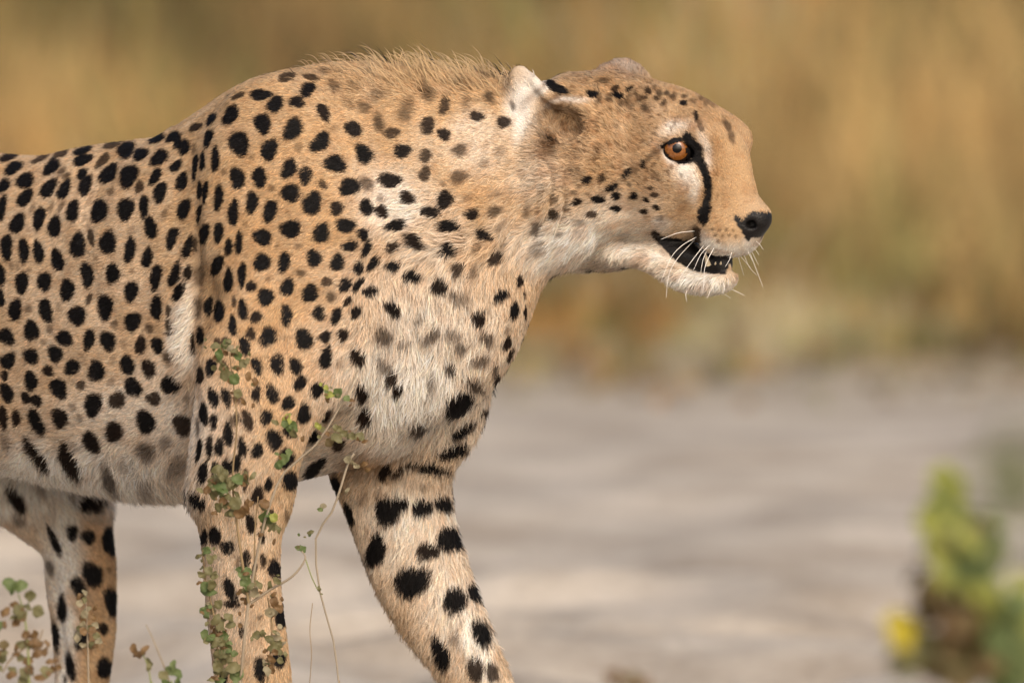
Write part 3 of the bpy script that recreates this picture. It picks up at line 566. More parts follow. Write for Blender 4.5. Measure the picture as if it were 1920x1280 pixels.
L(at_.outputs['Color'], bs.inputs['Base Color']); L(ar_.outputs['Fac'], mr.inputs['Value']); L(mr.outputs[0], bs.inputs['Roughness'])
L(nz.outputs[0], bp.inputs['Height']); L(bp.outputs[0], bs.inputs['Normal'])
body = mesh_obj('body', BV, BQ, m_skin, cheetah)
a_ = body.data.attributes.new('coat', 'FLOAT_COLOR', 'POINT')
a_.data.foreach_set('color', np.hstack([VC * 0.8, np.ones((len(VC), 1))]).astype(np.float32).ravel())
a_ = body.data.attributes.new('wet', 'FLOAT', 'POINT'); a_.data.foreach_set('value', (b1 | b2).astype(np.float32))

# ------------------------------------------------------------------ fur strands rooted on the skin
TRI = np.vstack([BQ[:, [0, 1, 2]], BQ[:, [0, 2, 3]]])
TA = 0.5 * np.linalg.norm(np.cross(BV[TRI[:, 1]] - BV[TRI[:, 0]], BV[TRI[:, 2]] - BV[TRI[:, 0]]), axis=1)
tc = BV[TRI].mean(1); tq = px_of(tc); tn = BN[TRI[:, 0]]
vis = (tn @ -VIEW > -0.25) & (tq[:, 0] > -30) & (tq[:, 1] < 1310)
dens = np.where(vis, 1.0, 0.22) * np.where((tq[:, 0] > 1000) & (tc[:, 2] > .55), 1.7, 1.0)
N_HAIR = 520000
pr = TA * dens; pr /= pr.sum()
ti = rng.choice(len(TRI), N_HAIR, p=pr)
r1, r2 = rng.random(N_HAIR), rng.random(N_HAIR); q_ = np.sqrt(r1)
wts = np.stack([1 - q_, q_ * (1 - r2), q_ * r2], -1)
root = (BV[TRI[ti]] * wts[:, :, None]).sum(1)
nrm = (BN[TRI[ti]] * wts[:, :, None]).sum(1); nrm /= np.linalg.norm(nrm, axis=1, keepdims=True)
k1_, k2_ = bare(root)
ok = ~(k1_ | k2_)
root, nrm = root[ok], nrm[ok]; N_HAIR = len(root)
Q = px_of(root); X_, Y_ = Q[:, 0], Q[:, 1]
hf, hsd = head_local(root)
def gauss(x, y, rx, ry): return np.exp(-(((X_ - x) / rx) ** 2 + ((Y_ - y) / ry) ** 2))

# combing direction
D = np.tile(np.array((-1.0, 0.25, -0.28)), (N_HAIR, 1))
def steer(wt, v):
    global D
    D = D * (1 - wt[:, None]) + np.asarray(v, float) * wt[:, None]
leg = sstep(780, 960, Y_)
steer(leg * (X_ > 340), (-.18, 0, -1)); steer(leg * (X_ <= 340) * (X_ > 60), (.55, 0, -.8)); steer(leg * (X_ <= 60), (.3, 0, -.9))
steer(gauss(470, 700, 150, 220), (-.25, 0, -1))
steer(sstep(620, 720, X_) * sstep(430, 540, Y_) * (Y_ < 1000), (-.12, 0, -1))
steer(sstep(700, 800, X_) * sstep(400, 300, Y_) * (Y_ < 420), (-1, .1, -.15))
mane = sstep(215, 140, Y_) * sstep(540, 780, X_) * sstep(1010, 950, X_)
steer(mane * .85, (-.35, .0, 1.0))
onhead = sstep(1000, 1100, X_) * (root[:, 2] > .555)
nose = H(-30, 400, 0)
hd_ = root - nose[None]; hd_ /= np.linalg.norm(hd_, axis=1, keepdims=True)
D = D * (1 - onhead[:, None]) + hd_ * onhead[:, None]
steer(gauss(1090, 470, 120, 50), (-.75, 0, -.6)); steer(gauss(1300, 540, 70, 22), (-.3, 0, -.8))
ear = gauss(990, 170, 45, 75) * (root[:, 1] < -.02); steer(np.clip(ear * 1.4, 0, 1), (-.5, -.2, .85))
earin = gauss(1045, 240, 45, 40); steer(earin, (.35, -.5, .25))
steer(gauss(1166, 125, 60, 30) * (root[:, 1] > .03), (-.2, .3, 1))
g1, g2, g3 = [noise3(root * 38, 20 + i) - .5 for i in range(3)]
h1, h2, h3 = [noise3(root * 150, 30 + i) - .5 for i in range(3)]
rj = rng.normal(0, 1, (N_HAIR, 3))
shag = np.clip(mane + gauss(770, 650, 190, 230) + gauss(200, 900, 260, 80) + gauss(1080, 460, 120, 60) + gauss(900, 350, 160, 130), 0, 1)
D /= np.linalg.norm(D, axis=1, keepdims=True) + 1e-9
D = D + np.stack([g1, g2, g3], -1) * .45 + np.stack([h1, h2, h3], -1) * (.38 + .5 * shag)[:, None] + rj * .13
tan = D - nrm * (D * nrm).sum(1, keepdims=True); tan /= np.linalg.norm(tan, axis=1, keepdims=True) + 1e-9

# length (mm) and lift
LEN = np.full(N_HAIR, 6.2)
def grow(wt, l):
    global LEN
    LEN = LEN * (1 - wt) + l * wt
grow(sstep(900, 1000, Y_), 6.0)
grow(gauss(470, 620, 150, 260), 5.5)
grow(sstep(620, 760, X_) * sstep(330, 480, Y_) * sstep(1000, 900, X_), 17)
grow(gauss(770, 730, 130, 110), 22)
grow(gauss(230, 905, 210, 50), 25); grow(gauss(60, 880, 120, 70), 22); grow(gauss(347, 640, 22, 110), 18)
grow(mane, 9.5)
grow(sstep(980, 1060, X_) * (root[:, 2] > .555), 9)
grow(gauss(1080, 470, 120, 45), 20); grow(gauss(1020, 330, 60, 120), 13)
face = sstep(1180, 1270, X_) * (Y_ < 480); grow(face, 4.6)
grow(sstep(1330, 1390, X_), 3.2)
grow(gauss(1310, 537, 75, 22), 11); grow(gauss(1245, 500, 40, 30), 9)
grow(np.clip(ear * 1.5, 0, 1), 2.6); grow(np.clip(gauss(970, 128, 22, 22) * 1.6, 0, 1) * (root[:, 1] < -.03), 1.4); grow(gauss(1166, 120, 60, 30) * (root[:, 1] > .03), 4)
grow(earin, 6.5); grow(gauss(1022, 268, 22, 20), 11); grow(np.clip(gauss(1050, 194, 60, 12), 0, 1) * (root[:, 1] < -.02), 2.2)
grow(gauss(1140, 300, 90, 80), 9)
wisp = (rng.random(N_HAIR) < .06 * mane) * rng.uniform(.3, 1, N_HAIR)
LEN *= rng.uniform(.65, 1.2, N_HAIR) * (1 + 2.4 * wisp)
near_lid = np.exp(-(((X_ - 1272) / 30) ** 2 + ((Y_ - 284) / 26) ** 2)); LEN *= 1 - .55 * near_lid
lift = 0.30 + 0.22 * mane + .9 * wisp + .05 * earin + .12 * gauss(770, 700, 160, 200) + .38 * gauss(230, 925, 240, 42)
lift = lift * rng.uniform(.6, 1.4, N_HAIR)
Lm = (LEN / 1000)[:, None]
d0 = tan + nrm * (lift * 1.25)[:, None]; d0 /= np.linalg.norm(d0, axis=1, keepdims=True)
d1 = tan + nrm * (lift * .75)[:, None] + rj * .10; d1 /= np.linalg.norm(d1, axis=1, keepdims=True)
d2 = tan + nrm * (lift * .30)[:, None] + rj * .18 + np.array((0, 0, -.18))[None] * (1 - mane[:, None]); d2 /= np.linalg.norm(d2, axis=1, keepdims=True)
p0 = root - nrm * .0006; p1 = p0 + d0 * Lm * .34; p2 = p1 + d1 * Lm * .34; p3 = p2 + d2 * Lm * .34
jit = rng.random(N_HAIR)
longish = sstep(10, 16, LEN)[:, None]
def coat_at(t):
    q = p0 + (p3 - p0) * t
    return pigment(q - nrm * ((q - root) * nrm).sum(1, keepdims=True), nrm, jit)
HC0, HD0 = coat_at(.28 * (1 - longish) + .48 * longish)
HC1, HD1 = coat_at(.80 * (1 - longish) + .62 * longish)
shade = (rng.normal(1.0, .21, N_HAIR) * (1 + .22 * (noise3(root * 90, 50) - .5)))[:, None]
warmj = rng.normal(0, .05, N_HAIR)
def finish(HC, HD_):
    HC = HC * np.clip(shade, .5, 1.6) * np.stack([1 + warmj, np.ones(N_HAIR), 1 - warmj], -1)
    golden = (mane * .5 * (LEN > 16) + mane * .08)[:, None] * (1 - HD_[:, None]); HC = HC * (1 - golden) + np.array((.66, .47, .25))[None] * golden
    return np.clip(HC, .004, .88)
HC0, HC1 = finish(HC0, HD0), finish(HC1, HD1)
HC = np.stack([HC0, HC0, HC1, HC1], 1).reshape(-1, 3)
pts = np.stack([p0, p1, p2, p3], 1).reshape(-1, 3).astype(np.float32)
thick = np.where((X_ > 1180) & (root[:, 2] > .55), .00026, .00036) * rng.uniform(.75, 1.25, N_HAIR)
rad = (thick[:, None] * np.array((1.0, .95, .7, .12))[None]).astype(np.float32).ravel()
cv = bpy.data.hair_curves.new('fur')
cv.add_curves([4] * N_HAIR)
cv.position_data.foreach_set('vector', pts.ravel())
ra = cv.attributes.get('radius') or cv.attributes.new('radius', 'FLOAT', 'POINT'); ra.data.foreach_set('value', rad)
ca = cv.attributes.new('coat', 'FLOAT_COLOR', 'POINT'); ca.data.foreach_set('color', np.hstack([HC, np.ones((len(HC), 1))]).astype(np.float32).ravel())
na = cv.attributes.new('skin_normal', 'FLOAT_VECTOR', 'CURVE'); na.data.foreach_set('vector', nrm.astype(np.float32).ravel())
m_fur = bpy.data.materials.new('cheetah_fur'); m_fur.use_nodes = True
t_ = m_fur.node_tree; t_.nodes.clear(); L = t_.links.new
ac = t_.nodes.new('ShaderNodeAttribute'); ac.attribute_name = 'coat'
an = t_.nodes.new('ShaderNodeAttribute'); an.attribute_name = 'skin_normal'
hi = t_.nodes.new('ShaderNodeHairInfo')
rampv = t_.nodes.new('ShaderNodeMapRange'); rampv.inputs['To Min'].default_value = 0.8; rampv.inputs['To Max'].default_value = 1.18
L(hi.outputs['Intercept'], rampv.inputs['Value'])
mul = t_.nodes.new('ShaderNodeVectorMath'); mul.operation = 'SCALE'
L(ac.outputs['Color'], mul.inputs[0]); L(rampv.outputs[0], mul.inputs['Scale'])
geo = t_.nodes.new('ShaderNodeNewGeometry')
mixn = t_.nodes.new('ShaderNodeMix'); mixn.data_type = 'VECTOR'; mixn.inputs['Factor'].default_value = 0.35
L(an.outputs['Vector'], mixn.inputs[4]); L(geo.outputs['Normal'], mixn.inputs[5])
nn = t_.nodes.new('ShaderNodeVectorMath'); nn.operation = 'NORMALIZE'; L(mixn.outputs[1], nn.inputs[0])
pb = t_.nodes.new('ShaderNodeBsdfPrincipled'); pb.inputs['Roughness'].default_value = 0.55; pb.inputs['Specular IOR Level'].default_value = 0.10
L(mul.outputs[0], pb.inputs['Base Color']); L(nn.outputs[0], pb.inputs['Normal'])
tr = t_.nodes.new('ShaderNodeBsdfTranslucent'); L(mul.outputs[0], tr.inputs['Color'])
mx = t_.nodes.new('ShaderNodeMixShader'); mx.inputs[0].default_value = 0.22
L(pb.outputs[0], mx.inputs[1]); L(tr.outputs[0], mx.inputs[2])
om = t_.nodes.new('ShaderNodeOutputMaterial'); L(mx.outputs[0], om.inputs[0])
cv.materials.append(m_fur)
fur = bpy.data.objects.new('fur', cv); COL.objects.link(fur)
fur.parent = cheetah; fur.matrix_parent_inverse = cheetah.matrix_world.inverted()
fur['kind'] = 'stuff'
# ------------------------------------------------------------------ eyes, whiskers, teeth
def uv_ball(c, r, axis, a0, a1, seg=28, rings=12, scale=1.0):
    """cap of a sphere between polar angles a0..a1 (degrees) about axis"""
    ax = np.array(axis, float); ax /= np.linalg.norm(ax)
    e1 = np.cross(ax, (0, 0, 1.0)); e1 /= np.linalg.norm(e1); e2 = np.cross(ax, e1)
    V, F = [], []
    for i in range(rings + 1):
        th = R(a0 + (a1 - a0) * i / rings)
        for j in range(seg):
            ph = 2 * math.pi * j / seg
            V.append(np.array(c) + r * scale * (ax * math.cos(th) + (e1 * math.cos(ph) + e2 * math.sin(ph)) * math.sin(th)))
    for i in range(rings):
        for j in range(seg):
            F.append((i * seg + j, i * seg + (j + 1) % seg, (i + 1) * seg + (j + 1) % seg, (i + 1) * seg + j))
    return V, F
m_ball, _, b_ = material('eyeball', 0.15, (0.03, 0.018, 0.012), 0.5)
m_lid, _, b_ = material('eyelid', 0.6, (0.008, 0.007, 0.007), 0.12)
m_pupil, _, b_ = material('pupil', 0.2, (0.003, 0.003, 0.004), 0.25)
m_iris, t_, b_ = material('iris', 0.12, (0.4, 0.16, 0.04), 0.5)
tc_ = t_.nodes.new('ShaderNodeTexCoord'); nz = t_.nodes.new('ShaderNodeTexNoise'); nz.inputs['Scale'].default_value = 500; nz.inputs['Detail'].default_value = 4
rp = t_.nodes.new('ShaderNodeValToRGB'); rp.color_ramp.elements[0].position = .35; rp.color_ramp.elements[1].position = .7
rp.color_ramp.elements[0].color = (0.16, 0.055, 0.010, 1); rp.color_ramp.elements[1].color = (0.27, 0.10, 0.022, 1)
t_.links.new(tc_.outputs['Object'], nz.inputs['Vector']); t_.links.new(nz.outputs[0], rp.inputs[0]); t_.links.new(rp.outputs[0], b_.inputs['Base Color'])
b_.inputs['Coat Weight'].default_value = 0.6; b_.inputs['Coat Roughness'].default_value = 0.04
ER = 30 / PXM
def lid_depth(mir):
    ds = []
    for q in ((1240, 282), (1272, 256), (1275, 312), (1306, 296)):
        h, n = hit(*q)
        ds.append(h.y)
    return sum(ds) / len(ds)
ec = np.array(P(1268, 279, lid_depth(0) + ER * 1.0))
f_, s_ = head_local(ec[None])
ec2 = ec - 2 * s_[0] / PXM * HS
gaze = np.array(CAM) - ec; gaze /= np.linalg.norm(gaze)
g1_ = gaze * math.cos(R(5)) + np.array((.6, 0, 0.3)) * math.sin(R(5))
g2_ = g1_ - 2 * (g1_ @ HS) * HS
for c_, g_ in ((ec, g1_), (ec2, g2_)):
    eye = mesh_obj('eye', *uv_ball(c_, ER, g_, 0, 180, 32, 20), m_ball, cheetah)
    iris = mesh_obj('iris', *uv_ball(c_, ER, g_, 14, 47, 40, 6, 1.012), m_iris, eye)
    up = g_ * 1.0 + np.array((0, 0, .12))
    mesh_obj('pupil', *uv_ball(c_, ER, g_, 0, 17, 32, 4, 1.022), m_pupil, eye)

def lid_line(x): return 269.5 - (x - 1267) * .28
for c_, mirr in ((ec, False), (ec2, True)):
    V_, F_ = uv_ball(c_, ER, (0.1, -.2, 1), 0, 180, 48, 40, 1.07); V_ = np.array(V_)
    W_ = V_ - 2 * head_local(V_)[1][:, None] / PXM * HS[None] if mirr else V_
    qv = px_of(W_); keep = [f for f in F_ if all((qv[i, 1] < lid_line(qv[i, 0])) or (qv[i, 0] > 1286) or (qv[i, 1] > 303) or (qv[i, 1] > 275 + (qv[i, 0] - 1240) * 1.05) for i in f)]
    mesh_obj('eyelid', V_, keep, m_lid, cheetah)

def tube(pts, r0, r1, sides=5, n=10):
    """tapering tube through pts (rows xyz), spline interpolated"""
    c = catmull(np.array(pts, float), max(2, n // max(1, len(pts) - 1)))
    V, F = [], []
    for i in range(len(c)):
        t = c[min(i + 1, len(c) - 1)] - c[max(i - 1, 0)]; t /= np.linalg.norm(t) + 1e-9
        a = np.cross(t, (0.3, 0.9, 0.2)); a /= np.linalg.norm(a) + 1e-9; b = np.cross(t, a)
        r = r0 + (r1 - r0) * i / (len(c) - 1)
        for j in range(sides):
            ph = 2 * math.pi * j / sides; V.append(c[i] + (a * math.cos(ph) + b * math.sin(ph)) * r)
    for i in range(len(c) - 1):
        for j in range(sides):
            F.append((i * sides + j, i * sides + (j + 1) % sides, (i + 1) * sides + (j + 1) % sides, (i + 1) * sides + j))
    V.append(c[-1]); k = len(V) - 1; m = (len(c) - 1) * sides
    for j in range(sides): F.append((m + j, m + (j + 1) % sides, k))
    return V, F
m_whisk, _, _ = material('whisker', 0.4, (0.80, 0.76, 0.70), 0.4)
WH = [[(1304, 433), (1271, 437), (1239, 449)], [(1307, 444), (1278, 461), (1257, 485), (1239, 529)], [(1303, 449), (1270, 485), (1254, 516), (1249, 558)], [(1321, 458), (1304, 480), (1282, 510), (1270, 529)],
      [(1332, 458), (1314, 477), (1300, 507)], [(1326, 468), (1318, 488), (1314, 510)], [(1340, 462), (1322, 500), (1318, 548)], [(1417, 452), (1425, 459), (1431, 468)], [(1412, 464), (1418, 470), (1423, 478)], [(1402, 470), (1406, 479), (1411, 489)],
      [(1353, 527), (1358, 535), (1359, 545)], [(1362, 520), (1366, 526), (1366, 535)], [(1333, 540), (1330, 550), (1325, 560)], [(1372, 472), (1368, 486), (1360, 500)], [(1290, 538), (1286, 552), (1288, 566)]]
for w_ in WH:
    h, n = hit(w_[0][0], w_[0][1])
    y0 = h.y if h else -.06
    pts_ = [P(x, y, y0 + .002 - .010 * i) for i, (x, y) in enumerate(w_)]
    mesh_obj('whisker', *tube(pts_, .00042, .00016, 4, 12), m_whisk, cheetah)
    # its twin on the far side of the muzzle
    if w_[0][0] < 1345:
        pa = np.array([tuple(q) for q in pts_]); fm, sm = head_local(pa)
        mesh_obj('whisker', *tube(pa - 2 * sm[:, None] / PXM * HS[None], .00042, .00016, 4, 12), m_whisk, cheetah)
m_tooth, _, _ = material('tooth', 0.35, (0.5, 0.42, 0.29), 0.5)
def tooth(x0, y0, x1, y1, r, back=0.0):
    h, n = hit((x0 + x1) / 2, (y0 + y1) / 2)
    d = (h.y if h else -.06) - .0015 + back
    mesh_obj('tooth', *tube([P(x0, y0, d + .002), P((x0 + x1) / 2, (y0 + y1) / 2, d), P(x1, y1, d)], r / PXM, r / PXM * .3, 8, 6), m_tooth, cheetah)
tooth(1328, 497, 1322, 474, 6, -.002)
for i in range(2): tooth(1341 + 10 * i, 496, 1342 + 10 * i, 491 - i, 2.6, .001)

# lashes and pale brow tuft of the far eye, showing past the bridge of the nose
for x0_, y0_, x1_, y1_, r_, m_ in ((1388, 256, 1411, 256, 2.6, m_lid), (1388, 258, 1409, 259, 2.2, m_lid), (1386, 250, 1405, 245, 4.5, m_whisk), (1386, 246, 1403, 240, 3.5, m_whisk)):
    mesh_obj('eyelash', *tube([P(x0_, y0_, -.014), P((x0_ + x1_) / 2, (y0_ + y1_) / 2, -.015), P(x1_, y1_, -.016)], r_ / PXM, r_ * .35 / PXM, 6, 6), m_, cheetah)
# ------------------------------------------------------------------ ground and grass
def G(px, py):
    """ground point seen at a photo pixel"""
    v = fwd * (AIM - CAM).length + RT * ((px - 960) / PXM) + UPV * ((640 - py) / PXM)
    return CAM + v * (-CAM.z / v.z)
def vary(lo, hi, n, p=1.0):
    return np.sign(np.linspace(-1, 1, n)) * np.abs(np.linspace(-1, 1, n)) ** p
xs_ = np.unique(np.concatenate([-np.geomspace(3.2, 900, 26), np.linspace(-3.2, 3.2, 150), np.geomspace(3.2, 900, 26)]))
ys_ = np.unique(np.concatenate([-np.geomspace(9, 300, 18) - 0, np.linspace(-9, -1, 60), np.linspace(-1, 10, 260), np.geomspace(10, 1500, 44)]))
GX, GY = np.meshgrid(xs_, ys_, indexing='ij')
gp = np.stack([GX.ravel(), GY.ravel(), np.zeros(GX.size)], -1)
fade = np.clip(1 - np.abs(gp[:, 0]) / 12, 0, 1)
gzv = (noise3(gp * 1.1, 61) - .5) * .04 + (noise3(gp * np.array((4.2, 3.4, 1)), 62) - .5) * .05 + (noise3(gp * np.array((9, 13, 1)), 63) - .5) * .020
rg = np.random.default_rng(11)
for i in range(170):                      # old prints and scuffs in the sand
    x, y = rg.uniform(-2.6, 2.6), rg.uniform(.4, 8.5); r = rg.uniform(.08, .24)
    d2 = ((gp[:, 0] - x) / (r * 1.5)) ** 2 + ((gp[:, 1] - y) / r) ** 2
    gzv += -.030 * np.exp(-d2) + .013 * np.exp(-(np.sqrt(d2) - 1.35) ** 2 * 5)
gzv *= fade * (1 - .75 * sstep(3.0, 7.0, gp[:, 1]))
flat = np.exp(-((gp[:, 1] - .05) / .45) ** 2) * (np.abs(gp[:, 0] + .2) < 1.4)   # trodden level where the animal stands
gp[:, 2] = gzv * (1 - .85 * flat)
ni, nj = GX.shape
ii, jj = np.meshgrid(np.arange(ni - 1), np.arange(nj - 1), indexing='ij'); b0 = (ii * nj + jj).ravel()
m_sand, t_, b_ = material('sand', 0.95, spec=0.1)
L = t_.links.new
tc_ = t_.nodes.new('ShaderNodeTexCoord')
def tex(kind, scale, detail=4):
    n = t_.nodes.new(kind); n.inputs['Scale'].default_value = scale
    if 'Detail' in n.inputs: n.inputs['Detail'].default_value = detail
    L(tc_.outputs['Object'], n.inputs['Vector']); return n
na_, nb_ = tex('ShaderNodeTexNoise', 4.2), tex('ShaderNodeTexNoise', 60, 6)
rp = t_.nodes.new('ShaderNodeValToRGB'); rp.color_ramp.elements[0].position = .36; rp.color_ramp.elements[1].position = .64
rp.color_ramp.elements[0].color = (0.33, 0.283, 0.228, 1); rp.color_ramp.elements[1].color = (0.52, 0.465, 0.39, 1)  # mottled sand tone; its darker patches also paint in the shadows of footprints
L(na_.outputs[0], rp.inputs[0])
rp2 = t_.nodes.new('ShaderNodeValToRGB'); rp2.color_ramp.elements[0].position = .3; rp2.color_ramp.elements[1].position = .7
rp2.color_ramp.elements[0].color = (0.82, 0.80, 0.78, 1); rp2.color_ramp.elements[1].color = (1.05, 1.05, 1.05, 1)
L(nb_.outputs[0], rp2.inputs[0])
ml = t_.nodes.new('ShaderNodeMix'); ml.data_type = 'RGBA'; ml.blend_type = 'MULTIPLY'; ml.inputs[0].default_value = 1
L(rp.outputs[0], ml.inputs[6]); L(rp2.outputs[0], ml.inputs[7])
# brown litter-covered soil beyond the open sand
sp = t_.nodes.new('ShaderNodeSeparateXYZ'); L(tc_.outputs['Object'], sp.inputs[0])
ad = t_.nodes.new('ShaderNodeMath'); ad.operation = 'MULTIPLY_ADD'; ad.inputs[1].default_value = 2.4; L(na_.outputs[0], ad.inputs[0]); L(sp.outputs[1], ad.inputs[2])
mp = t_.nodes.new('ShaderNodeMapRange'); mp.inputs['From Min'].default_value = 7.9; mp.inputs['From Max'].default_value = 9.3; L(ad.outputs[0], mp.inputs['Value'])
m2 = t_.nodes.new('ShaderNodeMix'); m2.data_type = 'RGBA'; L(mp.outputs[0], m2.inputs[0]); L(ml.outputs[2], m2.inputs[6]); m2.inputs[7].default_value = (0.28, 0.225, 0.13, 1)
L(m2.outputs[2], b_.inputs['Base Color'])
bp = t_.nodes.new('ShaderNodeBump'); bp.inputs['Strength'].default_value = .6; bp.inputs['Distance'].default_value = .01
L(nb_.outputs[0], bp.inputs['Height']); L(bp.outputs[0], b_.inputs['Normal'])
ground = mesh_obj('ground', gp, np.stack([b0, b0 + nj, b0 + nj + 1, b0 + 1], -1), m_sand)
tag(ground, kind='structure')

# dry savanna grass: ribbons in tufts, one mass nobody could count
PAL = np.array([(.42, .285, .12), (.47, .34, .15), (.25, .235, .085), (.14, .095, .045), (.43, .24, .085), (.28, .275, .10), (.53, .455, .28)])
def grass(name, n_tuft, xr, yr, hfun, blades, rseed, label, dens=None):
    g = np.random.default_rng(rseed)
    tx = g.uniform(xr[0], xr[1], n_tuft); ty = g.uniform(yr[0], yr[1], n_tuft)
    tp = np.stack([tx, ty, np.zeros(n_tuft)], -1)
    big = noise3(tp * np.array((2.6, 1.1, 1)), rseed + 1)
    k = ((big - .5) * 9 + 2.8 + g.uniform(-1.4, 1.8, n_tuft)).clip(0, 6.4).astype(int)
    hh = hfun(tx, ty) * g.uniform(.6, 1.25, n_tuft)
    nb = np.full(n_tuft, blades); ib = np.repeat(np.arange(n_tuft), nb); m = len(ib)
    spread = hh[ib] * .16
    bx, by = tx[ib] + g.normal(0, 1, m) * spread, ty[ib] + g.normal(0, 1, m) * spread
    ln = hh[ib] * g.uniform(.55, 1.1, m); az = g.uniform(0, 2 * math.pi, m); bend = g.uniform(.08, .65, m)
    wd = g.uniform(.004, .009, m) * np.sqrt(hh[ib] / .6); fz = g.uniform(0, 2 * math.pi, m)
    V = np.zeros((m, 7, 3))
    for i, t in enumerate((0, .4, .75, 1.0)):
        cx = bx + np.cos(az) * ln * bend * t * t; cy = by + np.sin(az) * ln * bend * t * t; cz = ln * (t - .25 * bend * t * t) - .02
        ww = wd * (1 - t) * .9 + .0004
        if i < 3:
            V[:, 2 * i] = np.stack([cx - np.cos(fz) * ww, cy - np.sin(fz) * ww, cz], -1); V[:, 2 * i + 1] = np.stack([cx + np.cos(fz) * ww, cy + np.sin(fz) * ww, cz], -1)
        else: V[:, 6] = np.stack([cx, cy, cz], -1)
    o = (np.arange(m) * 7)[:, None]
    quads = np.vstack([o + np.array((0, 1, 3, 2)), o + np.array((2, 3, 5, 4))]); tris = o + np.array((4, 5, 6))
    ob = mesh_obj(name, V.reshape(-1, 3), [tuple(q) for q in quads] + [tuple(q) for q in tris], m_grass)
    tb_ = g.uniform(.4, 1.5, n_tuft) * (.35 + 1.35 * noise3(tp * np.array((1.6, .8, 1)), rseed + 5)); c = PAL[k[ib]] * (tb_[ib] * g.uniform(.8, 1.2, m))[:, None]
    a = ob.data.attributes.new('tint', 'FLOAT_COLOR', 'POINT'); a.data.foreach_set('color', np.repeat(np.hstack([c, np.ones((m, 1))]), 7, 0).astype(np.float32).ravel())
    tag(ob, label, 'grass', kind='stuff')
    return ob
m_grass, t_, b_ = material('dry_grass', 0.7, spec=0.2)
at_ = t_.nodes.new('ShaderNodeAttribute'); at_.attribute_name = 'tint'; t_.links.new(at_.outputs['Color'], b_.inputs['Base Color'])
trn = t_.nodes.new('ShaderNodeBsdfTranslucent'); t_.links.new(at_.outputs['Color'], trn.inputs['Color'])
mxs = t_.nodes.new('ShaderNodeMixShader'); mxs.inputs[0].default_value = .35
t_.links.new(b_.outputs[0], mxs.inputs[1]); t_.links.new(trn.outputs[0], mxs.inputs[2]); t_.links.new(mxs.outputs[0], t_.nodes['Material Output'].inputs[0])
grass('tall_grass', 5600, (-4.2, 4.2), (8.6, 15.5), lambda x, y: .13 + .24 * sstep(8.6, 11.5, y) + .35 * sstep(11.5, 15.5, y), 14, 100, 'tall dry golden grass standing behind the open sand')
grass('short_grass', 3600, (-4.2, 4.2), (6.9, 9.2), lambda x, y: .035 + .12 * sstep(7.0, 9.2, y), 14, 120, 'short olive and straw grass along the edge of the sand')
grass('far_grass', 1500, (-22, 22), (16, 34), lambda x, y: .9 + 0 * x, 16, 140, 'distant dry grass filling the plain beyond the tall grass')
# ------------------------------------------------------------------ weeds around the animal
def leaf_mesh(name, L_=1.0, W_=.55, curl=.12, fold=.10, notch=0.0):
    V, F = [], []
    n = 6
    for i in range(n + 1):
        t = i / n; w = W_ * .5 * math.sin(math.pi * min(1, t * .92 + .06)) ** .8 * (1.08 - .25 * t)
        z = curl * math.sin(t * 2.2) + .05 * math.sin(t * 9 + W_ * 40)
        for sgn in (-1, -.5, 0, .5, 1):
            V.append((sgn * w * (1 + .14 * math.sin(t * 11 + sgn * 2 + W_ * 30)), t * L_ - notch * (abs(sgn) < .3) * (i == n), z + fold * abs(sgn) * w * 2 + .07 * math.sin(t * 8 + sgn * 3)))
    for i in range(n):
        for j in range(4): F.append((i * 5 + j, i * 5 + j + 1, i * 5 + j + 6, i * 5 + j + 5))
    me = bpy.data.meshes.new(name); me.from_pydata(V, [], F); me.update(); me.shade_smooth(); return me
def leaf_material(name, c, c2, trans=.35):
    m, t, b = material(name, .55, c, .35)
    oi = t.nodes.new('ShaderNodeObjectInfo'); tc = t.nodes.new('ShaderNodeTexCoord'); nz = t.nodes.new('ShaderNodeTexNoise'); nz.inputs['Scale'].default_value = 3.5; nz.inputs['Detail'].default_value = 5
    t.links.new(tc.outputs['Object'], nz.inputs['Vector'])
    ad = t.nodes.new('ShaderNodeMath'); ad.operation = 'MULTIPLY_ADD'; ad.inputs[1].default_value = .6; t.links.new(oi.outputs['Random'], ad.inputs[0])
    sb = t.nodes.new('ShaderNodeMath'); sb.operation = 'SUBTRACT'; sb.inputs[1].default_value = .3; t.links.new(nz.outputs[0], sb.inputs[0]); t.links.new(sb.outputs[0], ad.inputs[2])
    mx = t.nodes.new('ShaderNodeMix'); mx.data_type = 'RGBA'; t.links.new(ad.outputs[0], mx.inputs[0]); mx.inputs[6].default_value = (*c, 1); mx.inputs[7].default_value = (*c2, 1)
    t.links.new(mx.outputs[2], b.inputs['Base Color'])
    tr = t.nodes.new('ShaderNodeBsdfTranslucent'); t.links.new(mx.outputs[2], tr.inputs['Color'])
    ms = t.nodes.new('ShaderNodeMixShader'); ms.inputs[0].default_value = trans
    t.links.new(b.outputs[0], ms.inputs[1]); t.links.new(tr.outputs[0], ms.inputs[2]); t.links.new(ms.outputs[0], t.nodes['Material Output'].inputs[0])
    return m
LM = {'g': leaf_material('green_leaf', (.075, .115, .03), (.17, .21, .08)), 'o': leaf_material('olive_leaf', (.11, .105, .04), (.21, .19, .09)),
      'b': leaf_material('dry_leaf', (.12, .065, .025), (.23, .14, .06)), 'p': leaf_material('pale_leaf', (.22, .19, .11), (.36, .31, .20)), 'y': leaf_material('yellow_petal', (.46, .38, .02), (.52, .42, .04)),
      'd': leaf_material('dark_leaf', (.10, .075, .025), (.17, .12, .05)), 'l': leaf_material('lime_leaf', (.27, .29, .06), (.36, .37, .09))}
LMESH = {}
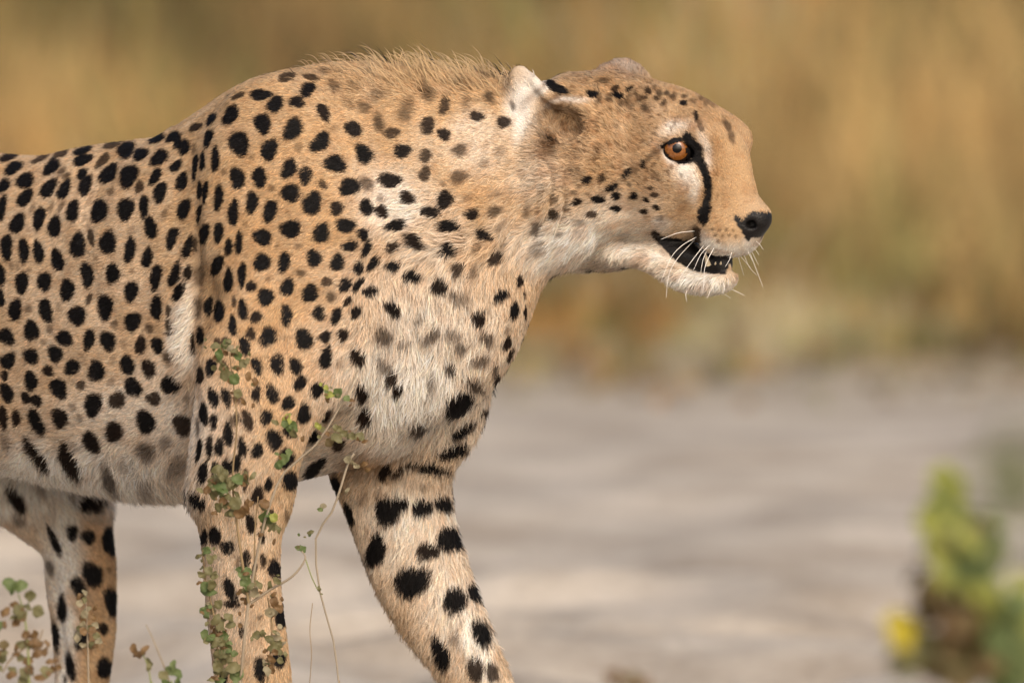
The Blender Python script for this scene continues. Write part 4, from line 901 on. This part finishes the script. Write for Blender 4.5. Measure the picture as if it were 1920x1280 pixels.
for k_, m_ in LM.items():
    for v_, (w_, c_, f_) in enumerate(((.72, .16, .12), (.95, .10, .2), (.55, .25, .1))):
        me = leaf_mesh('leaf', 1.0, w_, c_, f_); me.materials.append(m_); LMESH[k_, v_] = me
m_stem, _, _ = material('pale_stem', .7, (.27, .22, .155), .3)
m_stemg, _, _ = material('green_stem', .6, (.22, .24, .09), .3)
m_stemb, _, _ = material('dry_stem', .8, (.24, .17, .09), .2)
lr = random.Random(5)
def plant(name, label, d, base_px, group=None):
    b = P(base_px, 1280, d)
    e = empty(name, (b.x, d, 0.0))
    tag(e, label, 'plant', group)
    return e
def stem(pl, pts, d, w0, w1, m=None, wander=.004):
    q = [P(x, y, d + lr.uniform(-wander, wander)) for x, y in pts]
    return mesh_obj('stem', *tube(q, w0 / PXM / 2, w1 / PXM / 2, 6, 16), m or m_stem, pl)
def root_stem(pl, px, d, w0, w1, m=None):
    """carry a stem that leaves the frame down to the ground"""
    a = P(px, 1275, d); b = Vector((pl.location.x, d, -.01))
    for i in range(max(5, int(a.z / .035))):
        leaf(pl, px + lr.gauss(0, 16), 1300 + lr.random() * (a.z - .03) * PXM * 15 / (d - CAM.y) * .9, lr.uniform(16, 30), lr.choice('oogb'), d)
    return mesh_obj('stem', *tube([b, (a + b) / 2 + Vector((.006, 0, 0)), a], w0 / PXM / 2, w1 / PXM / 2, 6, 8), m or m_stem, pl)
def leaf(pl, x, y, size, kind, d, ang=None, part='leaf'):
    """leaf centred near pixel x, y; size in px"""
    o = bpy.data.objects.new(part, LMESH[kind, lr.randrange(3)]); COL.objects.link(o)
    s = size / PXM * (d - CAM.y) / 15.0
    a = R(ang if ang is not None else lr.uniform(0, 360))
    yv = Vector((math.sin(a), lr.uniform(-.45, .45), math.cos(a))).normalized()
    nv = Vector((lr.uniform(-.5, .5), -1, lr.uniform(-.1, .8)))
    xv = yv.cross(nv).normalized(); zv = xv.cross(yv)
    c = P(x, y, d + lr.uniform(-.008, .008)) - yv * s * .5
    from mathutils import Matrix
    M = Matrix((( xv.x * s, yv.x * s, zv.x * s, c.x), (xv.y * s, yv.y * s, zv.y * s, c.y), (xv.z * s, yv.z * s, zv.z * s, c.z), (0, 0, 0, 1)))
    o.parent = pl; o.matrix_parent_inverse = pl.matrix_world.inverted(); o.matrix_world = M
    return o

D1 = -.235
w1 = plant('leafy_weed', 'tall straggly weed with small green leaves before the near foreleg', D1, 455)
root_stem(w1, 450, D1, 8, 7)
stem(w1, [(450, 1285), (458, 1200), (466, 1130), (486, 1020), (508, 940), (534, 884), (592, 834), (636, 764), (672, 694)], D1, 6, 3.5)
stem(w1, [(466, 1130), (448, 1010), (436, 900), (444, 790), (430, 660)], D1 + .005, 6, 2, m_stemb)
stem(w1, [(470, 1130), (505, 1106), (548, 1080), (572, 1048), (566, 1032)], D1, 6, 2.5)
stem(w1, [(572, 1045), (584, 1080), (596, 1106)], D1, 2.5, 2, m_stemg)
stem(w1, [(586, 1130), (581, 1180), (584, 1225), (580, 1290)], D1, 1.5, 1.5, m_stemb)
stem(w1, [(500, 1290), (510, 1180), (502, 1120)], D1 + .004, 4, 3, m_stemb)
stem(w1, [(478, 1100), (478, 1000), (484, 930)], D1 + .004, 4, 2, m_stemb)
stem(w1, [(410, 1290), (405, 1180), (385, 1080), (380, 1030)], D1 + .002, 4, 2, m_stemb)
for x, y, s, k in [(404, 650, 20, 'g'), (424, 645, 24, 'g'), (438, 660, 20, 'g'), (412, 664, 22, 'g'), (432, 652, 16, 'p'), (446, 668, 18, 'g'), (420, 688, 20, 'o'), (444, 690, 18, 'o'), (455, 682, 18, 'o'), (424, 704, 24, 'g'), (440, 710, 22, 'g'), (466, 706, 18, 'b'), (478, 715, 16, 'b'), (446, 738, 18, 'o'), (456, 752, 16, 'b'), (440, 750, 14, 'b'),
                   (402, 902, 30, 'g'), (420, 896, 34, 'g'), (412, 918, 36, 'g'), (432, 908, 28, 'g'), (400, 925, 26, 'o'), (446, 900, 24, 'g'), (462, 896, 18, 'g'), (474, 892, 18, 'g'), (424, 936, 28, 'o'), (442, 944, 26, 'o'), (412, 950, 20, 'o'), (450, 960, 24, 'b'), (462, 950, 20, 'b'), (430, 962, 22, 'o'),
                   (500, 968, 30, 'g'), (508, 984, 24, 'g'), (514, 970, 18, 'l'), (496, 990, 22, 'o'), (520, 992, 18, 'o'),
                   (618, 740, 20, 'l'), (634, 736, 20, 'g'), (650, 748, 14, 'g'), (612, 728, 14, 'l'), (536, 790, 24, 'l'), (546, 800, 24, 'g'), (540, 782, 16, 'l'), (552, 812, 18, 'o'), (596, 798, 16, 'l'), (604, 806, 14, 'o'), (632, 822, 26, 'o'), (644, 812, 20, 'o'), (660, 818, 16, 'o'), (674, 820, 20, 'o'), (534, 860, 22, 'g'), (526, 870, 16, 'g'), (568, 822, 12, 'b'), (618, 830, 18, 'd'),
                   (560, 1026, 15, 'g'), (567, 1030, 15, 'g'), (582, 997, 14, 'g'), (598, 1103, 12, 'o'), (373, 1042, 16, 'g'), (388, 1032, 20, 'g'), (392, 1048, 20, 'o'), (378, 1076, 18, 'o'), (392, 1070, 18, 'o'), (402, 1080, 16, 'o'), (393, 1108, 34, 'g'), (386, 1100, 22, 'g'), (455, 1078, 26, 'g'), (462, 1092, 24, 'g'), (450, 1068, 18, 'g'), (470, 1100, 20, 'o'), (478, 1112, 22, 'p'),
                   (384, 1148, 24, 'g'), (396, 1142, 20, 'p'), (404, 1160, 24, 'o'), (412, 1172, 24, 'o'), (428, 1158, 22, 'g'), (432, 1172, 20, 'o'), (408, 1184, 24, 'b'), (384, 1190, 22, 'g'), (396, 1196, 24, 'g'), (408, 1204, 26, 'o'), (418, 1192, 22, 'g'), (424, 1216, 26, 'g'), (410, 1226, 26, 'o'), (426, 1236, 26, 'o'), (436, 1252, 30, 'g'), (444, 1264, 28, 'g'), (424, 1262, 24, 'o'), (408, 1250, 22, 'o'), (412, 1274, 22, 'g'),
                   (520, 1088, 18, 'o'), (504, 1096, 18, 'o'), (514, 1128, 22, 'b'), (522, 1140, 20, 'b'), (506, 1146, 20, 'p'), (480, 1190, 18, 'o'), (492, 1186, 16, 'o'), (506, 1200, 26, 'o'), (518, 1194, 22, 'p'), (512, 1214, 24, 'o'), (520, 1222, 20, 'o'), (508, 1234, 20, 'b'), (524, 1206, 18, 'o'), (452, 1110, 18, 'b'), (462, 1126, 16, 'b'), (500, 1258, 20, 'p'), (494, 1242, 14, 'p')]:
    if k == 'g' and lr.random() < .4: k = 'o'
    leaf(w1, x, y, s * 1.05, k, D1)
    for _ in range(3 if s >= 20 else 1): leaf(w1, x + lr.gauss(0, 10), y + lr.gauss(0, 10), s * lr.uniform(.35, .75), lr.choice((k, k, 'o', 'b')), D1)

w2 = plant('dry_weed', 'thin dry weed stalk with pale bud between the forelegs', -.20, 640)
root_stem(w2, 636, -.20, 3, 3, m_stemb)
stem(w2, [(636, 1290), (625, 1200), (600, 1110), (592, 1010), (622, 960), (640, 910), (652, 870), (664, 850)], -.20, 3, 5)
for x, y, s, k in [(659, 862, 20, 'p'), (652, 862, 16, 'p'), (668, 872, 16, 'p'), (652, 920, 14, 'p'), (606, 950, 14, 'p'), (600, 955, 12, 'g'), (582, 1000, 13, 'g'), (684, 870, 16, 'b'), (690, 880, 14, 'b')]:
    leaf(w2, x, y, s, k, -.20)

D3 = -.62
w3 = plant('clover_weed', 'weed with two round green leaves above brown withered clusters', D3, 40)
root_stem(w3, 55, D3, 6, 5, m_stemb)
stem(w3, [(55, 1290), (52, 1210), (45, 1150), (34, 1112)], D3, 5, 2.5, m_stemg); stem(w3, [(50, 1210), (20, 1235), (5, 1260)], D3, 4, 2, m_stemb); stem(w3, [(48, 1160), (56, 1118)], D3, 2.5, 2, m_stemg)
stem(w3, [(54, 1250), (75, 1195), (80, 1180)], D3, 3, 2, m_stemb)
for x, y, s, k in [(17, 1097, 30, 'g'), (37, 1098, 32, 'g'), (26, 1104, 24, 'g'), (57, 1115, 24, 'o'), (0, 1175, 24, 'g')] + [(38 + lr.gauss(0, 14), 1152 + lr.gauss(0, 12), lr.uniform(16, 26), lr.choice('bobo')) for _ in range(14)] + [(50 + lr.gauss(0, 20), 1205 + lr.gauss(0, 14), lr.uniform(15, 25), lr.choice('bbbo')) for _ in range(16)] + [(16 + lr.gauss(0, 14), 1240 + lr.gauss(0, 14), lr.uniform(14, 24), lr.choice('bobd')) for _ in range(10)] + [(58 + lr.gauss(0, 12), 1262 + lr.gauss(0, 12), lr.uniform(16, 26), lr.choice('ogob')) for _ in range(9)] + [(100 + lr.gauss(0, 8), 1238 + lr.gauss(0, 12), lr.uniform(12, 18), 'b') for _ in range(5)]:
    leaf(w3, x, y, s, k, D3)

D4 = -.35
w4 = plant('seed_weed', 'slim weed with curled tan seed husks before the hind leg', D4, 165)
root_stem(w4, 166, D4, 4, 4)
stem(w4, [(166, 1290), (165, 1220), (163, 1170), (160, 1110)], D4, 4, 2)
for x, y, s, k in [(158 + lr.gauss(0, 11), 1112 + i * 6.5, lr.uniform(13, 21), lr.choice('pbop')) for i in range(14)] + [(180 + lr.gauss(0, 7), 1182 + lr.gauss(0, 14), 16, lr.choice('pob')) for i in range(7)] + [(155, 1208, 18, 'p'), (172, 1208, 16, 'o')]:
    leaf(w4, x, y, s, k, D4)

D5 = -.5
w5 = plant('budding_sprig', 'small sprig with rust brown buds beside a bare straw', D5, 300)
root_stem(w5, 284, D5, 3, 3, m_stemg); root_stem(w5, 322, D5, 3, 3, m_stemg)
stem(w5, [(284, 1290), (278, 1250), (268, 1226)], D5, 3, 2, m_stemg); stem(w5, [(322, 1290), (310, 1255), (290, 1205), (274, 1170)], D5, 4, 2.5, m_stem)
for x, y, s, k in [(252, 1216, 22, 'b'), (258, 1226, 20, 'b'), (272, 1218, 22, 'b'), (266, 1228, 18, 'b'), (280, 1240, 20, 'o'), (278, 1250, 16, 'o'), (306, 1266, 22, 'o'), (322, 1256, 26, 'g'), (330, 1262, 26, 'g'), (326, 1246, 20, 'g'), (336, 1276, 24, 'g'), (312, 1278, 22, 'g')]:
    leaf(w5, x, y, s, k, D5)

# out-of-focus weeds nearer the viewer
def near_plant(name, label, d, base_px, stems, leaves, mult=1.0):
    p = plant(name, label, d, base_px)
    root_stem(p, base_px, d, 14, 12, m_stemg)
    sc_ = (d - CAM.y) / 15.0
    for pts, m in stems: stem(p, pts, d, 12 * sc_, 5 * sc_, m, .03)
    for x, y, s, k in leaves: leaf(p, x, y, s * mult, k, d + lr.uniform(-.05, .05))
    return p
D6 = -3.4
g_ = lambda x, y, sx, sy, n, s0, s1, ks: [(x + lr.gauss(0, sx), y + lr.gauss(0, sy), lr.uniform(s0, s1), lr.choice(ks)) for _ in range(n)]
near_plant('flowering_weed', 'blurred bushy green weed with one yellow flower and brown stems', D6, 1800,
           [([(1800, 1290), (1790, 1200), (1765, 1100), (1750, 980)], m_stemb), ([(1800, 1290), (1860, 1180), (1840, 1050)], m_stemg), ([(1795, 1260), (1740, 1220), (1695, 1190)], m_stemb), ([(1800, 1290), (1900, 1250), (1930, 1180)], m_stemg), ([(1790, 1240), (1800, 1180), (1770, 1120)], m_stemb)],
           g_(1768, 960, 18, 20, 25, 45, 75, 'lllg') + g_(1764, 1030, 14, 25, 16, 40, 60, 'llog') + g_(1830, 1040, 24, 26, 21, 45, 75, 'glog') + g_(1840, 1120, 24, 24, 25, 50, 80, 'gllg') + g_(1880, 1190, 26, 26, 28, 50, 85, 'gllg') + g_(1910, 1250, 30, 26, 28, 50, 80, 'ggg')
           + g_(1765, 1115, 22, 18, 32, 40, 70, 'ddb') + g_(1800, 1180, 24, 26, 36, 45, 70, 'bdbd') + g_(1780, 1240, 34, 20, 21, 40, 60, 'bdo') + g_(1850, 1250, 30, 20, 14, 40, 60, 'ob') + g_(1690, 1186, 7, 14, 25, 34, 50, 'y') + g_(1700, 1225, 16, 24, 12, 36, 56, 'lo'))
D7 = -6.5
near_plant('thin_weed', 'blurred thin grey green weed leaning in at the picture edge above the flowering one'.replace('in at the picture edge ', ''), D7, 1960,
           [([(1960, 1290), (1950, 1100), (1930, 950), (1905, 820)], m_stemg), ([(1945, 1050), (1890, 930), (1860, 880)], m_stemg)],
           g_(1912, 840, 14, 26, 16, 40, 66, 'og') + g_(1870, 895, 22, 12, 16, 40, 60, 'og') + g_(1935, 930, 16, 40, 12, 40, 60, 'og'))
near_plant('withered_weed', 'blurred withered brown weed tip before the pale sand', -2.6, 1170,
           [([(1170, 1290), (1172, 1262)], m_stemb)], g_(1172, 1278, 18, 9, 8, 24, 36, 'bbo'))
